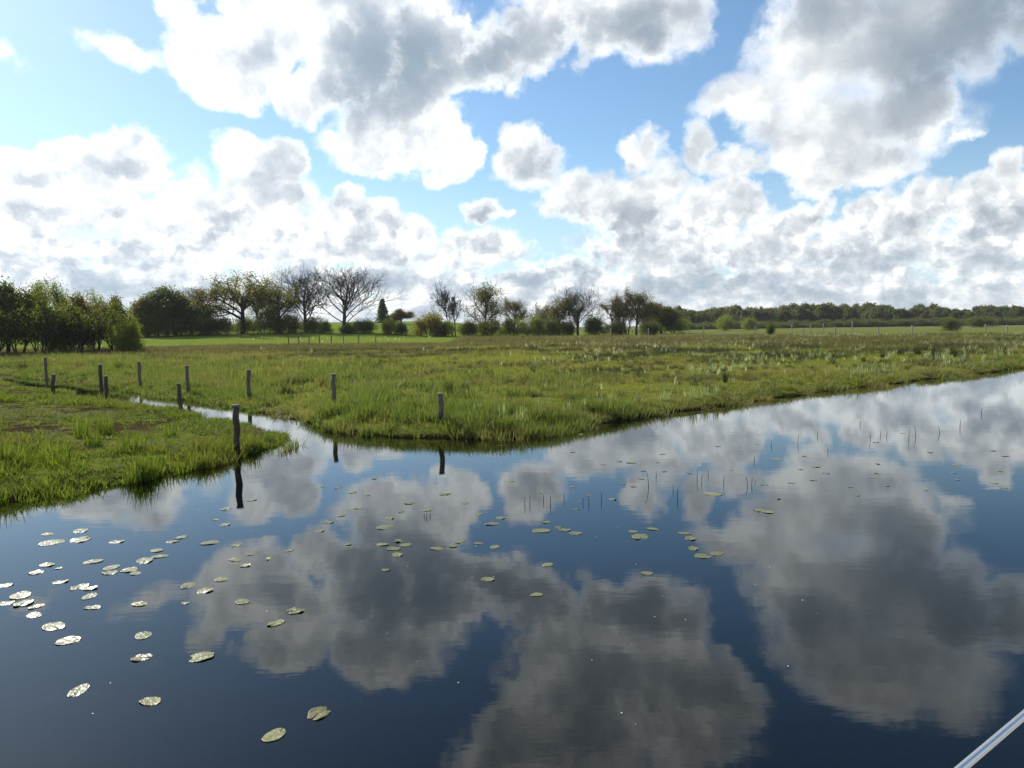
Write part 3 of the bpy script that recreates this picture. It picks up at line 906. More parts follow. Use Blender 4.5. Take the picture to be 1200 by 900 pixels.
scatter('lush_grass', np.stack([x, y, z], -1), point_src, np.stack([np.ones_like(tall), np.ones_like(tall), tall], -1) * np.clip(r / 16, .9, 1.5)[:, None],
        np.clip(fbm(x * .6, y * .6, 3, 44) * 1.9 - .78, 0, .8), label='lush green grass covering the low point', seed=2, cat='grass')

# sedge along the meadow's bank
x, y, r, R = candidates(260000, 3, 14, 80, 1.2)
s = water_dist(x, y)
left = sstep(-x, -7, 0)
depth = .8 + 2.6 * left
pr = np.exp(-np.clip(s - .2, 0, 50) / depth) * (.35 + .65 * left) * (.05 + 1.5 * sstep(fbm(x * .8, y * .8, 3, 51), .44, .60))
ok = ~on_point(x, y) & (s > -.12 - .55 * sstep(fbm(x * .55, y * .55, 2, 58), .52, .66) * (x > -5)) & (R.random(len(x)) < pr)
x, y, r, s, left = x[ok], y[ok], r[ok], s[ok], left[ok]
hh = .84 * np.clip(.62 + .5 * fbm(x * .4, y * .4, 2, 52) * left - .25 * (1 - left), .3, 1.2) * R.uniform(.7, 1.2, len(x))
hh = hh * (1 - .62 * sstep(-x, 4.5, 7.5) * np.exp(-np.clip(s, 0, 9) / 2.5))
scatter('bank_sedge', np.stack([x, y, np.maximum(terrain(x, y), -.12)], -1), sedge_src, np.stack([np.ones_like(hh), np.ones_like(hh), hh], -1) * np.clip(r / 22, .9, 1.7)[:, None],
        np.clip(fbm(x * .7, y * .7, 3, 54) * 1.9 - .72 + .25 * (1 - left), 0, .9), label='upright sedge lining the bank of the meadow', seed=4, cat='sedge')

# turf of the meadow
x, y, r, R = candidates(150000, 5, 14, 130, 1.35)
s = water_dist(x, y)
patch = fbm(x * .16, y * .16, 3, 71)
ok = ~on_point(x, y) & (s > .1) & (PAST(x, y) < .5) & (R.random(len(x)) < .35 + .65 * sstep(patch, .35, .6))
x, y, r, s, patch = x[ok], y[ok], r[ok], s[ok], patch[ok]
dry_or_pale = np.clip(.6 * sstep(fbm(x * .09, y * .14, 3, 72), .44, .64) + .25 * sedge_w(x, y) + .3 * sstep(fbm(x * .8, y * .8, 2, 73), .5, .8), 0, 1)
hh = (.5 + .8 * sstep(patch, .45, .7)) * R.uniform(.6, 1.3, len(x)) * np.where((x > 3) & (s < 14), .62, 1)
scatter('meadow_turf', np.stack([x, y, terrain(x, y)], -1), turf_src, np.stack([np.ones_like(hh), np.ones_like(hh), hh], -1) * np.clip(r / 22, 1, 3.2)[:, None] ** np.array([1, 1, .55]),
        dry_or_pale, label='uneven turf covering the wide meadow', seed=6, cat='grass')

# brown sedge far out and in scattered patches
x, y, r, R = candidates(70000, 7, 24, 160, 1.6)
s = water_dist(x, y)
pr = np.clip(.9 * sedge_w(x, y) + .55 * sstep(fbm(x * .12, y * .2, 3, 81), .52, .66), 0, 1) * (PAST(x, y) < .5) * (s > 2.5)
ok = (~on_point(x, y)) & (R.random(len(x)) < pr)
x, y, r = x[ok], y[ok], r[ok]
hh = R.uniform(.5, 1.15, len(x))
scatter('brown_sedge', np.stack([x, y, terrain(x, y)], -1), brown_src, np.stack([np.ones_like(hh) * 1.2, np.ones_like(hh) * 1.2, hh], -1) * np.clip(r / 45, .8, 2.0)[:, None] ** np.array([1, 1, .4]),
        label='brown withered sedge in bands across the meadow', seed=8, cat='sedge')

# small dark tufts that break up the meadow
x, y, r, R = candidates(34000, 27, 16, 125, 1.4)
s = water_dist(x, y)
pr = (.16 + .9 * sstep(fbm(x * .22, y * .3, 3, 84), .46, .62)) * (PAST(x, y) < .5) * (s > .8) * np.where((x > 3) & (s < 9), .35, 1)
ok = (~on_point(x, y)) & (R.random(len(x)) < pr)
x, y, r = x[ok], y[ok], r[ok]
hh = R.uniform(.35, .9, len(x))
scatter('dark_tufts', np.stack([x, y, terrain(x, y)], -1), dark_src, np.stack([hh * 1.2, hh * 1.2, hh], -1) * np.clip(r / 40, .8, 1.7)[:, None],
        label='dark low tufts peppering the meadow', seed=28, cat='grass')

# iris leaves over the right half of the meadow, their sun flash painted as pale colour
x, y, r, R = candidates(17000, 9, 20, 150, 1.5)
s = water_dist(x, y)
pr = (.12 + .9 * sstep(fbm(x * .14, y * .14, 3, 91), .48, .62)) * (.10 + .9 * sstep(x, -4, 10)) * (s > 1.0) * (.5 + .5 * sstep(r, 30, 50))
ok = ~on_point(x, y) & (R.random(len(x)) < pr)
x, y, r = x[ok], y[ok], r[ok]
hh = R.uniform(.3, .8, len(x))
scatter('iris_leaves', np.stack([x, y, terrain(x, y)], -1), iris_src, np.stack([hh, hh, hh], -1) * np.clip(r / 45, .9, 1.5)[:, None],
        R.random(len(x)), label='pale iris leaves dotted over the right half of the meadow', seed=10, cat='plants')

# the far wood on the right: one mass of trees
R = np.random.default_rng(17)
wp, ws, wi = [], [], []
for row, D in enumerate((395, 415, 440, 470)):
    px = 772.0
    while px < 1750:
        d = ray(px, 375)
        hd = math.hypot(d.x, d.y)
        DD = D + R.uniform(-10, 10) + (px - 770) * .12
        xx, yy = d.x / hd * DD, d.y / hd * DD
        top = 361 - 2.2 * math.sin(px * .021) - (px - 980) * .004 + R.uniform(-1.0, 4.0) - (2.5 if R.random() < .12 else 0) + 2.0 * math.sin(px * .083 + row) + (2.5 if row == 0 else 0)
        dt = ray(px, top)
        h = CAM_H + DD * dt.z / math.hypot(dt.x, dt.y) - float(terrain(np.array([xx]), np.array([yy]))[0])
        k = R.integers(0, 4)
        wp.append((xx, yy, float(terrain(np.array([xx]), np.array([yy]))[0]))); wi.append(k)
        ws.append((h / 10 * R.uniform(.9, 1.3), h / 10 * R.uniform(.9, 1.3), h / KIND['wood'][k].h))
        px += R.uniform(5, 11)
def joined(k):
    """trunk and crown of one wood tree as one mesh with two materials"""
    bm = bmesh.new()
    bm.from_mesh(k.trunk)
    nf = len(bm.faces)
    bm.from_mesh(k.crown)
    bm.faces.ensure_lookup_table()
    for f in bm.faces[nf:]:
        f.material_index = 1
    me = bpy.data.meshes.new(k.name)
    bm.to_mesh(me); bm.free()
    me.materials.append(k.trunk.materials[0]); me.materials.append(k.crown.materials[0])
    return me
scatter('far_wood', wp, [joined(k) for k in KIND['wood']], np.array(ws), tilt=.02, label='long dark wood on the horizon at the right', seed=18, idx=np.array(wi), cat='wood')
# low scrub closing the foot of the wood
R = np.random.default_rng(19)
sp, ss = [], []
for px in np.arange(765, 1750, 3.2):
    d = ray(px + R.uniform(-2, 2), 375)
    hd = math.hypot(d.x, d.y)
    DD = 378 + (px - 770) * .12 + R.uniform(-8, 8)
    xx, yy = d.x / hd * DD, d.y / hd * DD
    sp.append((xx, yy, float(terrain(np.array([xx]), np.array([yy]))[0])))
    ss.append((1.5, 1.5, R.uniform(.7, 1.25)))
scatter('wood_edge_scrub', sp, [joined(k) for k in KIND['shrub']], np.array(ss), tilt=.02, label='low scrub along the foot of the far wood', seed=20, cat='scrub')

# ------------------------------------------------------------------ labels
ORD = ('first second third fourth fifth sixth seventh eighth ninth tenth eleventh twelfth thirteenth fourteenth fifteenth sixteenth seventeenth eighteenth nineteenth twentieth').split()
def ordinals(items):
    """(object, label, group, x in the picture): things alike get their place counted from the left"""
    by = {}
    for o, lb, gr, px in items:
        by.setdefault(lb, []).append((px, o))
    for lb, lst in by.items():
        lst.sort(key=lambda t: t[0])
        for k, (_, o) in enumerate(lst):
            o['label'] = lb if len(lst) == 1 or k >= 20 else '%s, %s from the left' % (lb, ORD[k])

# ------------------------------------------------------------------ fence posts
def wood_mat(name, c1, c2, wet):
    m, T, out = new_mat(name)
    tc = T.n('ShaderNodeTexCoord').outputs['Object']
    x, y, z = T.xyz(tc)
    g = T.noise(T.v('MULTIPLY', tc, (26, 26, 1.6)), 1.0, 5, .65)
    col = T.mix(T.ramp(g, .3, .7), rgb(*c1), rgb(*c2))
    col = T.mix(T.ramp(T.m('ADD', z, T.m('MULTIPLY', g, .2)), .25, .5, 1, 0), col, rgb(*wet))     # wet, algae-stained foot
    b = principled(T, col, .85, .2)
    bp = T.n('ShaderNodeBump'); bp.inputs['Distance'].default_value = .01; bp.inputs['Strength'].default_value = .7
    T.put(bp.inputs['Height'], g)
    T.nt.links.new(bp.outputs[0], b.inputs['Normal'])
    T.nt.links.new(b.outputs[0], out.inputs[0])
    return m
WOOD = wood_mat('weathered_post_wood', (.10, .082, .058), (.22, .18, .13), (.055, .044, .028))
WOODD = wood_mat('dark_wet_post_wood', (.050, .040, .028), (.115, .092, .066), (.035, .028, .018))
WOODP = wood_mat('pale_post_wood', (.22, .21, .18), (.38, .36, .31), (.10, .09, .06))
CAPM = wood_mat('sawn_end_grain', (.16, .14, .11), (.30, .27, .22), (.16, .14, .11))

def post(D_px, D, top_px, label, r=.062, lean=(0, 0), mat=None, group='fence posts along the ditch', seed=0, wob=.012):
    """a round stake; D its distance, top_px the pixel of its top"""
    mat = mat or WOOD
    R = np.random.default_rng(int(D_px * 7 + D))
    d = ray(*top_px)
    hd = math.hypot(d.x, d.y)
    x, y = d.x / hd * D, d.y / hd * D
    zt = CAM_H + D * d.z / hd
    zb = min(float(terrain(np.array([x]), np.array([y]))[0]), .3)
    L = zt - zb
    e = empty('fence_post', (x, y, zb))
    e.rotation_euler = (lean[1], lean[0], R.uniform(0, 6.28))
    n = 7
    zz = np.linspace(-.35, L, n)
    pts = np.stack([R.normal(0, wob, n), R.normal(0, wob, n), zz], -1)
    rad = r * (1.0 + .05 * R.normal(0, 1, n))
    mb = MB(); mb.tube(pts, rad, 10)
    obj('stake', mb.mesh('stake', mat, True), e)
    cb = MB(); cb.tube([pts[-1] + (0, 0, .002), pts[-1] + (0, 0, .012), pts[-1] + (0, 0, .045), pts[-1] + (0, 0, .055)], [r * .9, r * 1.18, r * 1.18, r * .9], 10)
    obj('cap', cb.mesh('cap', CAPM, False), e)
    tag(e, label, 'post', group)
    return e
post(275, 16.3, (275, 477), 'dark stake on the tip of the grassy point', mat=WOODD, lean=(-.03, 0), r=.066)
post(391, 22.4, (390, 440), 'stake behind the bank right of the ditch mouth', lean=(-.02, 0), r=.068)
post(516, 18.3, (516, 463), 'rightmost stake at the meadow bank, mirrored in the river', lean=(-.02, 0), r=.068)
post(291, 28.0, (291, 435), 'pale-topped stake on the meadow side of the ditch, left of its mouth', r=.072)
post(219, 32.0, (219, 430), 'stake on the meadow side, third from the ditch mouth', r=.072)
post(163, 37.0, (163, 425), 'stake on the meadow side, fourth from the ditch mouth', r=.072)
post(118, 35.0, (117, 428), 'dark crooked stake near the bend of the ditch', mat=WOODD, r=.072, lean=(.05, 0))
post(53, 45.0, (53, 420), 'farthest stake of the meadow side, near the left edge', r=.072)
post(210, 26.0, (210, 451), 'dark stake on the point, beside the open ditch water', mat=WOODD, r=.066, lean=(.03, .02))
post(124, 32.0, (124, 442), 'dark stake on the point, second back from its tip', mat=WOODD, r=.068)
post(62, 36.0, (62, 440), 'faint stake on the point, nearest the left edge', mat=WOODD, r=.072)
IT = []
GF = 'pale stakes standing far out on the meadow'
for i, (px, py, D) in enumerate([(979,383,120),(1069,381,150),(1155,380,160),(1029,384,130),(941,385,130),(999,376,170),(928,380,170),(950,380,175),(965,379,178),(1180,381,150),(885,383,160),(825,383,170),(760,385,150),(716,385,145)]):
    IT.append((post(px, D, (px, py), 'thin pale stake standing far out on the flat meadow', r=.10, mat=WOODP, group=GF, wob=.02), 'thin pale stake far out on the flat meadow', GF, px))
for i, px in enumerate((338, 350, 362, 374, 388, 402, 420, 440)):
    IT.append((post(px, 102 + i, (px, 394 - i * .25), 'small stake in the fence before the pale field', r=.072, group='stakes of the fence before the pale field', wob=.02), 'small stake in the fence before the pale field', '', px))
ordinals(IT)

# ------------------------------------------------------------------ single clumps
rush_var = [blades('rush_tussock', G_rush, 300 + i, 150, .7, .016, .20, .30, .35, segs=3) for i in range(3)]
lush_var = [blades('grass_clump', G_point, 320 + i, 120, .48, .014, .20, .18, .28, segs=3) for i in range(2)]
iris_var = [blades('iris_clump', G_iris, 340 + i, 26, .6, .036, .26, .14, .16, segs=4) for i in range(3)]
def clump(px, py, hpx, wpx, var, nm, label, cat, group=None, i=0):
    p = ground(px, py, .3)
    for _ in range(3):
        z = float(terrain(np.array([p[0]]), np.array([p[1]]))[0])
        p = ground(px, py, max(z, 0))
    z = max(float(terrain(np.array([p[0]]), np.array([p[1]]))[0]), 0)
    D = math.hypot(*p)
    me = var[i % len(var)]
    bb = np.empty(len(me.vertices) * 3, np.float32); me.vertices.foreach_get('co', bb); bb = bb.reshape(-1, 3)
    h0, w0 = bb[:, 2].max(), bb[:, 0].max() - bb[:, 0].min()
    o = obj(nm, me)
    o.location = (p[0], p[1], z)
    sx = wpx * D / FPX / w0
    o.scale = (sx, sx, hpx * D / FPX / h0)
    o.rotation_euler = (0, 0, px * .37)
    return tag(o, label, cat, group)
for i, (px, py, h, w, lb) in enumerate([
 (850,449,20,16,'dark rush tussock standing alone on the short turf of the right meadow'),(748,442,12,10,'small rush tussock left of the lone dark one'),
 (527,463,22,24,'left of the two dark rush tussocks above the rightmost stake'),(546,462,20,24,'right of the two dark rush tussocks above the rightmost stake'),
 (625,437,13,20,'low rush tussock in the middle of the meadow'),(575,442,13,16,'low rush tussock between the pair and the meadow middle'),
 (1055,418,14,20,'first dark tussock from the left in the row by the right bank'),(1075,418,15,22,'second dark tussock in the row by the right bank'),
 (1097,419,15,22,'third dark tussock in the row by the right bank'),(1118,419,14,20,'rightmost dark tussock in the row by the right bank'),
 (1035,421,11,18,'small tussock left of the dark row by the right bank'),(882,402,9,14,'small far tussock above the lone dark one'),(1172,403,11,18,'dark tussock near the right edge of the picture'),
 (1012,425,9,14,'low tussock farthest left before the bank row'),(335,462,14,22,'dark tussock on the meadow right of the pale-topped stake'),(140,437,14,20,'dark tussock beside the bend of the ditch'),
 (27,436,12,24,'dark tussock beside the ditch at the left edge')]):
    clump(px, py, h, w, rush_var, 'rush_tussock', lb, 'tussock', 'rush tussocks', i)
for i, (px, py, h, w, lb) in enumerate([
 (96,512,26,30,'large lush clump left of centre on the point'),(125,508,26,26,'large lush clump right beside the largest one'),(110,522,22,30,'lush clump just in front of the two largest'),
 (155,528,24,36,'wide lush clump in the middle of the point'),(300,526,16,22,'tall grass clump on the outer tip of the point'),(315,519,17,14,'slender grass clump at the very tip of the point'),
 (270,535,16,22,'grass clump hiding the foot of the stake on the point'),(205,484,12,20,'low grass clump at the foot of the stake by the ditch'),(122,470,11,20,'low grass clump at the foot of the second stake on the point'),
 (200,512,14,22,'short lush clump behind the dark bare earth')]):
    clump(px, py, h, w, lush_var, 'grass_clump', lb, 'grass', 'lush clumps on the grassy point', i)
IT = []
for i, (px, py, h) in enumerate([(995,441,13),(1004,440,14),(1014,439,14),(1024,438,13),(1034,437,13),(1046,436,12),(1100,424,13),(1108,423,13),(1126,424,11),(1170,418,11),(812,466,15),(826,464,14),(838,463,13),(778,470,15),
  (700,478,17),(684,481,17),(665,486,17),(716,474,15),(590,497,20),(610,494,20),(635,490,18),(560,500,18),(810,440,9),(836,433,10),(846,432,10),(860,430,10),(870,431,10),(890,428,10),(905,428,10),(820,434,9),(880,430,9),(950,421,9),(960,420,9),(970,421,9),(985,419,9),(930,422,9)]):
    row = 'right bank beyond the bend' if px > 985 and py > 417 else 'left bank near the rightmost stake' if px < 650 else 'bank between the stakes and the bend' if py > 462 else 'turf behind the lone tussock'
    IT.append((clump(px, py, h, h * .85, iris_var, 'iris_clump', 'pale glossy iris clump on the ' + row, 'iris', 'pale iris clumps on the ' + row, i), 'pale iris clump on the ' + row, '', px))
ordinals(IT)

# ------------------------------------------------------------------ water lily leaves
def pad_mat(name, c1, c2, rough):
    m, T, out = new_mat(name)
    tc = T.n('ShaderNodeTexCoord').outputs['Object']
    x, y, z = T.xyz(tc)
    ang = T.m('ARCTAN2', y, x)
    vein = T.ramp(T.m('ABSOLUTE', T.m('SINE', T.m('MULTIPLY', ang, 9.0))), 0, .25, .6, 1)
    n = T.noise(tc, 7, 4, .65)
    rnd = T.n('ShaderNodeObjectInfo').outputs['Random']
    col = T.mix(T.m('FRACT', T.m('ADD', rnd, T.m('MULTIPLY', n, .7))), rgb(*c1), rgb(*c2))
    col = T.v('SCALE', col, scale=vein)
    sp = T.ramp(T.m('ADD', T.noise(tc, 5, 4, .6), T.m('MULTIPLY', T.m('SUBTRACT', T.m('FRACT', T.m('MULTIPLY', rnd, 7.3)), .5), .22)), .58, .66, 0, .8)
    col = T.mix(sp, col, rgb(.10, .055, .02))                    # brown spots
    b = principled(T, col, T.m('ADD', T.m('MULTIPLY', n, .22), rough - .11), .38)
    bp = T.n('ShaderNodeBump'); bp.inputs['Distance'].default_value = .012; bp.inputs['Strength'].default_value = .55
    T.put(bp.inputs['Height'], T.m('ADD', T.noise(tc, 2.6, 3, .5), T.m('MULTIPLY', vein, .15)))
    T.nt.links.new(bp.outputs[0], b.inputs['Normal'])
    T.nt.links.new(b.outputs[0], out.inputs[0])
    return m
PAD = pad_mat('lily_leaf', (.085, .098, .020), (.180, .178, .040), .30)
PADSUB = pad_mat('sunken_lily_leaf', (.13, .15, .05), (.20, .21, .08), .5)

def pad_mesh(seed, mat, wave=.010):
    """heart-shaped floating leaf: notch, slightly wavy sheet with thickness"""
    R = np.random.default_rng(seed)
    n, rings = 28, (0.0, .35, .7, .92, 1.0)
    gap = R.uniform(.04, .12)
    th = np.linspace(gap, 2 * math.pi - gap, n)
    el = R.uniform(.76, .9)
    ph = R.uniform(0, 6.28, 4)
    V = [(0, 0, 0)]
    for rr in rings[1:]:
        for t in th:
            k = rr * (1 + .035 * math.sin(3 * t + ph[0]) + .02 * math.sin(7 * t + ph[1]))
            if rr > .3:
                k *= 1 + .10 * math.exp(-((min(t, 2 * math.pi - t) - .45) / .35) ** 2)      # lobes beside the notch
            zz = wave * (rr ** 2) * (math.sin(2 * t + ph[2]) + .6 * math.sin(5 * t + ph[3])) + .001
            V.append((k * math.cos(t), k * el * math.sin(t), zz / .12))
    nV = len(V)
    F, T3 = [], []
    for i in range(n - 1):
        T3.append((0, 1 + i, 2 + i))
    for r_ in range(len(rings) - 2):
        b0, b1 = 1 + r_ * n, 1 + (r_ + 1) * n
        for i in range(n - 1):
            F.append((b0 + i, b1 + i, b1 + i + 1, b0 + i + 1))
    V2 = [(v[0] * .98, v[1] * .98, v[2] - .035) for v in V]
    F2 = [tuple(nV + q for q in f[::-1]) for f in F]
    T2 = [tuple(nV + q for q in f[::-1]) for f in T3]
    b = 1 + (len(rings) - 2) * n
    rim = [(b + i, nV + b + i, nV + b + i + 1, b + i + 1) for i in range(n - 1)]
    return mesh_np('lily_pad', np.array(V + V2), [np.array(F + F2 + rim), np.array(T3 + T2)], mat, True)
pad_var = [pad_mesh(400 + i, PAD, .0018 + .0012 * (i % 3)) for i in range(7)]
sub_var = [pad_mesh(420 + i, PADSUB, .012) for i in range(2)]

UNIQUE = {(321,862):'nearest lily pad, olive, at the bottom left', (374,836):'second nearest lily pad, olive with a folded edge', (177,822):'lone bright pad in the dark water at the lower left',
 (93,809):'half-sunken glinting pad, right of a sunken neighbour', (60,812):'sunken dull pad touching a half-sunken glinting one', (235,770):'long pale pad alone below the cloud reflection',
 (165,771):'glinting pad overlapping a sunken leaf', (168,745):'glinting pad just above the overlapping pair', (79,751):'lowest bright pad of the left edge drift', (63,734):'second lowest bright pad of the left edge drift',
 (324,730):'ring-like pale pad in the cloud reflection, lower of two', (347,716):'pale pad in the cloud reflection, upper of two', (284,705):'pale pad left of the two in the cloud reflection',
 (164,708):'bright lone pad right of the left edge drift', (572,679):'bright oval pad alone in the middle of the river', (629,697):'dull half-sunken pad right of the bright middle one',
 (642,662):'small pad above the dull half-sunken one', (758,672):'lone greenish pad in the blue gap right of the middle', (418,816):'sunken brownish leaf below the cloud reflection', (73,885):'sunken leaf barely showing at the bottom left',
 (178,776):'sunken leaf under the glinting overlapping pad', (531,689):'sunken leaf in the grey middle of the cloud reflection', (240,693):'tilted pad with a dark raised edge', (287,663):'small tilted dark-rimmed pad'}
PADS = [(56,626,17),(95,622,24),(94,633,30),(60,636,28),(137,635,22),(202,635,17),(212,630,17),(184,645,21),(170,657,28),(187,652,20),(110,658,26),(55,662,19),(42,671,22),(69,666,9),(131,665,24),(129,671,22),
 (152,668,24),(159,672,15),(71,682,22),(94,688,26),(105,690,20),(105,699,25),(109,712,23),(7,686,18),(24,698,34),(7,707,24),(28,707,26),(43,711,20),(40,721,22),(63,734,32),(79,751,28),(164,708,22),(221,686,25),
 (240,693,23),(217,707,9),(168,745,25),(165,771,28),(178,776,30),(235,770,37),(60,812,34),(93,809,32),(177,822,30),(321,862,38),(374,836,42),(418,816,23),(73,885,25),(324,730,26),(347,716,28),(284,705,24),(259,679,20),
 (287,663,18),(247,636,26),(277,639,16),(315,655,10),(276,656,22),(296,649,20),(264,615,15),(253,609,10),(375,622,15),(339,645,14),
 (448,638,18),(467,634,18),(475,639,20),(462,643,22),(466,650,18),(512,643,20),(531,640,18),(539,635,18),(561,637,16),(580,641,19),(560,603,17),(577,614,20),(587,607,15),(635,622,28),(662,621,18),(675,625,20),
 (642,662,18),(572,679,24),(629,697,18),(718,585,14),(765,620,18),(742,623,16),(750,629,30),(758,672,19),(802,625,18),(810,631,26),(813,643,18),(823,652,26),(840,649,20),(890,598,20),(835,579,26),(452,668,14),(408,638,10),
 (531,689,20),(900,600,18),(675,597,10),(742,570,12),(927,566,10),(910,538,16),(740,542,18),(957,547,14),(439,561,10),(396,572,12),(413,577,14),(399,604,18),(384,612,18),(451,618,30),(458,607,15),(521,579,20),
 (294,586,16),(265,596,20),(265,614,14),(378,570,10),(430,580,12),(480,590,16),(500,598,14),(470,600,14),(545,590,12),(420,596,16),(640,612,14),(655,618,12)]
SUNK = {(178,776),(60,812),(418,816),(73,885),(531,689)}
TILT = {(240,693):.10,(287,663):.09,(105,690):.07,(28,707):.06}
R = np.random.default_rng(55)
IT = []
for _ in range(52):      # the scatter of small far pads towards the right bank
    PADS.append((float(R.uniform(560, 1190)), float(R.uniform(505, 585)), float(R.uniform(6, 12))))
def pad_region(px, py):
    if py < 586 and px > 555:
        row = 'farthest' if py < 524 else 'second' if py < 543 else 'third' if py < 562 else 'nearest'
        return 'small pad in the %s row towards the right bank' % row, 'far pads towards the right bank'
    if px < 125 and py < 645: return 'pale glinting lily pad just off the bank of the point', 'pads just off the point'
    if px < 50: return 'bright lily pad drifting at the left edge', 'pads at the left edge'
    if px < 205 and py < 680: return 'glinting lily pad in the middle drift left of the stake reflection', 'pads left of the stake reflection'
    if px < 130: return 'bright lily pad in the lower drift near the left edge', 'lower left drift of pads'
    if px < 330 and py > 600: return 'pale lily pad below the reflection of the point stake', 'pads below the stake reflection'
    if px < 560 and py < 625: return 'thin flat lily pad in the grey reflection between the stakes', 'pads between the stake reflections'
    if px < 600 and py > 600: return 'yellowish lily pad in the row across the middle of the river', 'pads across the middle'
    if px < 700: return 'yellowish lily pad under the round cloud reflection', 'pads under the round cloud reflection'
    if px < 780: return 'yellowish lily pad in the group within the blue gap', 'pads in the blue gap'
    return 'yellowish lily pad at the edge of the big cloud reflection', 'pads at the big cloud reflection'
for i, (px, py, w) in enumerate(PADS):
    sunk = (px, py) in SUNK
    p = ground(px, py, 0)
    if float(water_dist(p[:1], p[1:])[0]) > -.5:
        continue
    dist = math.sqrt(p[0] ** 2 + p[1] ** 2 + CAM_H ** 2)
    rr = min(max(w * dist / FPX / 2 * .74, .045), .22)
    o = obj('lily_pad', (sub_var if sunk else pad_var)[i % (2 if sunk else 7)])
    t = TILT.get((px, py), 0)
    o.location = (p[0], p[1], -.03 if sunk else .003 + (rr * math.sin(t) * .7 if t else 0))
    o.scale = (rr * R.uniform(.85, 1.12), rr * R.uniform(.8, 1.1), .12 * R.choice([.5, .8, 1.0, 1.5]))
    o.rotation_euler = (R.normal(0, .022) + t * .5, R.normal(0, .022) - t, R.uniform(0, 6.28))
    lb, gr = pad_region(px, py)
    tag(o, lb, 'lily pad', gr)
    if (px, py) in UNIQUE:
        o['label'] = UNIQUE[(px, py)]
    else:
        IT.append((o, lb, gr, px))
ordinals(IT)

# ------------------------------------------------------------------ stalks in the water
STALK = leaf_mat('dead_stalk', (.020, .018, .012), (.045, .038, .022), .1, .6, .2)
STEMS = [(615,592,15),(621,589,18),(637,588,14),(645,592,18),(661,584,13),(683,590,11),(690,591,14),(705,587,18),(760,570,32),(769,560,11),(789,575,12),(794,584,20),(817,562,22),(822,566,18),(830,556,10),(848,568,18),
 (876,570,18),(881,570,16),(885,566,6),(904,523,10),(935,520,18),(1020,515,14),(1032,510,8),(1039,512,9),(1065,515,18),(1073,512,18),(1101,508,12),(500,607,9),(497,606,7),(504,606,8),(884,540,10),(1125,500,12),(958,512,10),(1008,498,8),(1150,485,9),(970,530,8)]
IT = []
for i, (px, py, h) in enumerate(STEMS):
    p = ground(px, py, 0)
    D = math.hypot(*p)
    R2 = np.random.default_rng(600 + i)
    L = h * D / FPX * .62
    a, ln = R2.uniform(0, 6.28), R2.uniform(.02, .2)
    t = np.linspace(-.25, 1, 6)
    off = np.sign(t) * t * t * ln * L
    pts = np.stack([off * math.cos(a), off * math.sin(a), t * L], -1)
    mb = MB(); mb.tube(pts, np.linspace(.006, .003, 6) * max(1, D / 16), 5)
    o = obj('reed_stalk', mb.mesh('reed_stalk', STALK))
    o.location = (p[0], p[1], 0)
    if px < 520: lb, g = 'short dark stalk of the tuft among the middle lily pads', 'stalks of the tuft among the pads'
    elif px < 715: lb, g = 'dark stalk standing in water in front of the round cloud reflection', 'stalks by the round cloud reflection'
    elif px < 800: lb, g = 'dark stalk in the water left of the tall pair', 'stalks in the middle of the river'
    elif px < 900: lb, g = 'dark stalk in the central row in the water', 'stalks of the central row'
    else: lb, g = 'thin far stalk in the water towards the right bank', 'far stalks towards the right bank'
    if (px, h) == (760, 32): lb = 'tallest dark stalk standing alone in the river'
    tag(o, lb, 'stalk', g)
    IT.append((o, lb, g, px))
ordinals(IT)

# tiny petals and bits of foam on the water
m, T, out = new_mat('floating_petal')
b = principled(T, rgb(.7, .7, .66), .6, .3)
T.nt.links.new(b.outputs[0], out.inputs[0])
R = np.random.default_rng(66)
V, F = [], []
for cx, cy, n, sx, sy in [(760,600,16,90,50),(745,620,18,40,30),(870,720,16,60,60),(790,800,12,80,60),(520,670,12,50,30),(170,800,12,80,50),(320,750,10,150,90),(600,720,12,120,60),(1000,560,14,120,40),(440,820,8,160,50)]:
    for _ in range(n // 3):
        p = ground(cx + R.normal(0, sx), min(cy + R.normal(0, sy), 890), 0)
        if float(water_dist(p[:1], p[1:])[0]) > -.4:
            continue
        r_ = R.uniform(.003, .008)
        a = R.uniform(0, 6.28)
        k = len(V)
        for j in range(5):
            V.append((p[0] + r_ * math.cos(a + j * 1.257) * R.uniform(.7, 1.2), p[1] + r_ * math.sin(a + j * 1.257) * R.uniform(.7, 1.2), .004 + R.uniform(0, .004)))
        F.append(tuple(range(k, k + 5)))
tag(obj('floating_petals', mesh_np('floating_petals', np.array(V), np.array(F), m)), 'tiny white petals floating on the river', 'petals', kind='stuff')

# ------------------------------------------------------------------ the boat the picture was taken from: its handrail crosses the corner
m, T, out = new_mat('polished_steel')
n = T.noise(T.v('MULTIPLY', T.n('ShaderNodeTexCoord').outputs['Object'], (3, 3, 3)), 12, 3, .6)
b = principled(T, rgb(.72, .73, .74), T.m('MULTIPLY_ADD', n, .10, .12), .5, Metallic=1.0)
T.nt.links.new(b.outputs[0], out.inputs[0])
STEEL = m
m, T, out = new_mat('boat_paint')
b = principled(T, rgb(.72, .72, .70), .4, .5)
T.nt.links.new(b.outputs[0], out.inputs[0])
PAINT = m
m, T, out = new_mat('deck_coating')
n = T.noise(T.n('ShaderNodeTexCoord').outputs['Object'], 60, 3, .6)
b = principled(T, T.mix(n, rgb(.30, .29, .27), rgb(.42, .41, .38)), .85, .2)
T.nt.links.new(b.outputs[0], out.inputs[0])
DECK = m
def rail_pt(px, py, dz):
    d = ray(px, py)
    t = -dz / d.z
    return np.array([d.x * t, d.y * t, CAM_H - dz])
ra, rb = rail_pt(1127, 900, 1.0), rail_pt(1206, 833, 1.0)
u = (rb - ra) / np.linalg.norm(rb - ra)
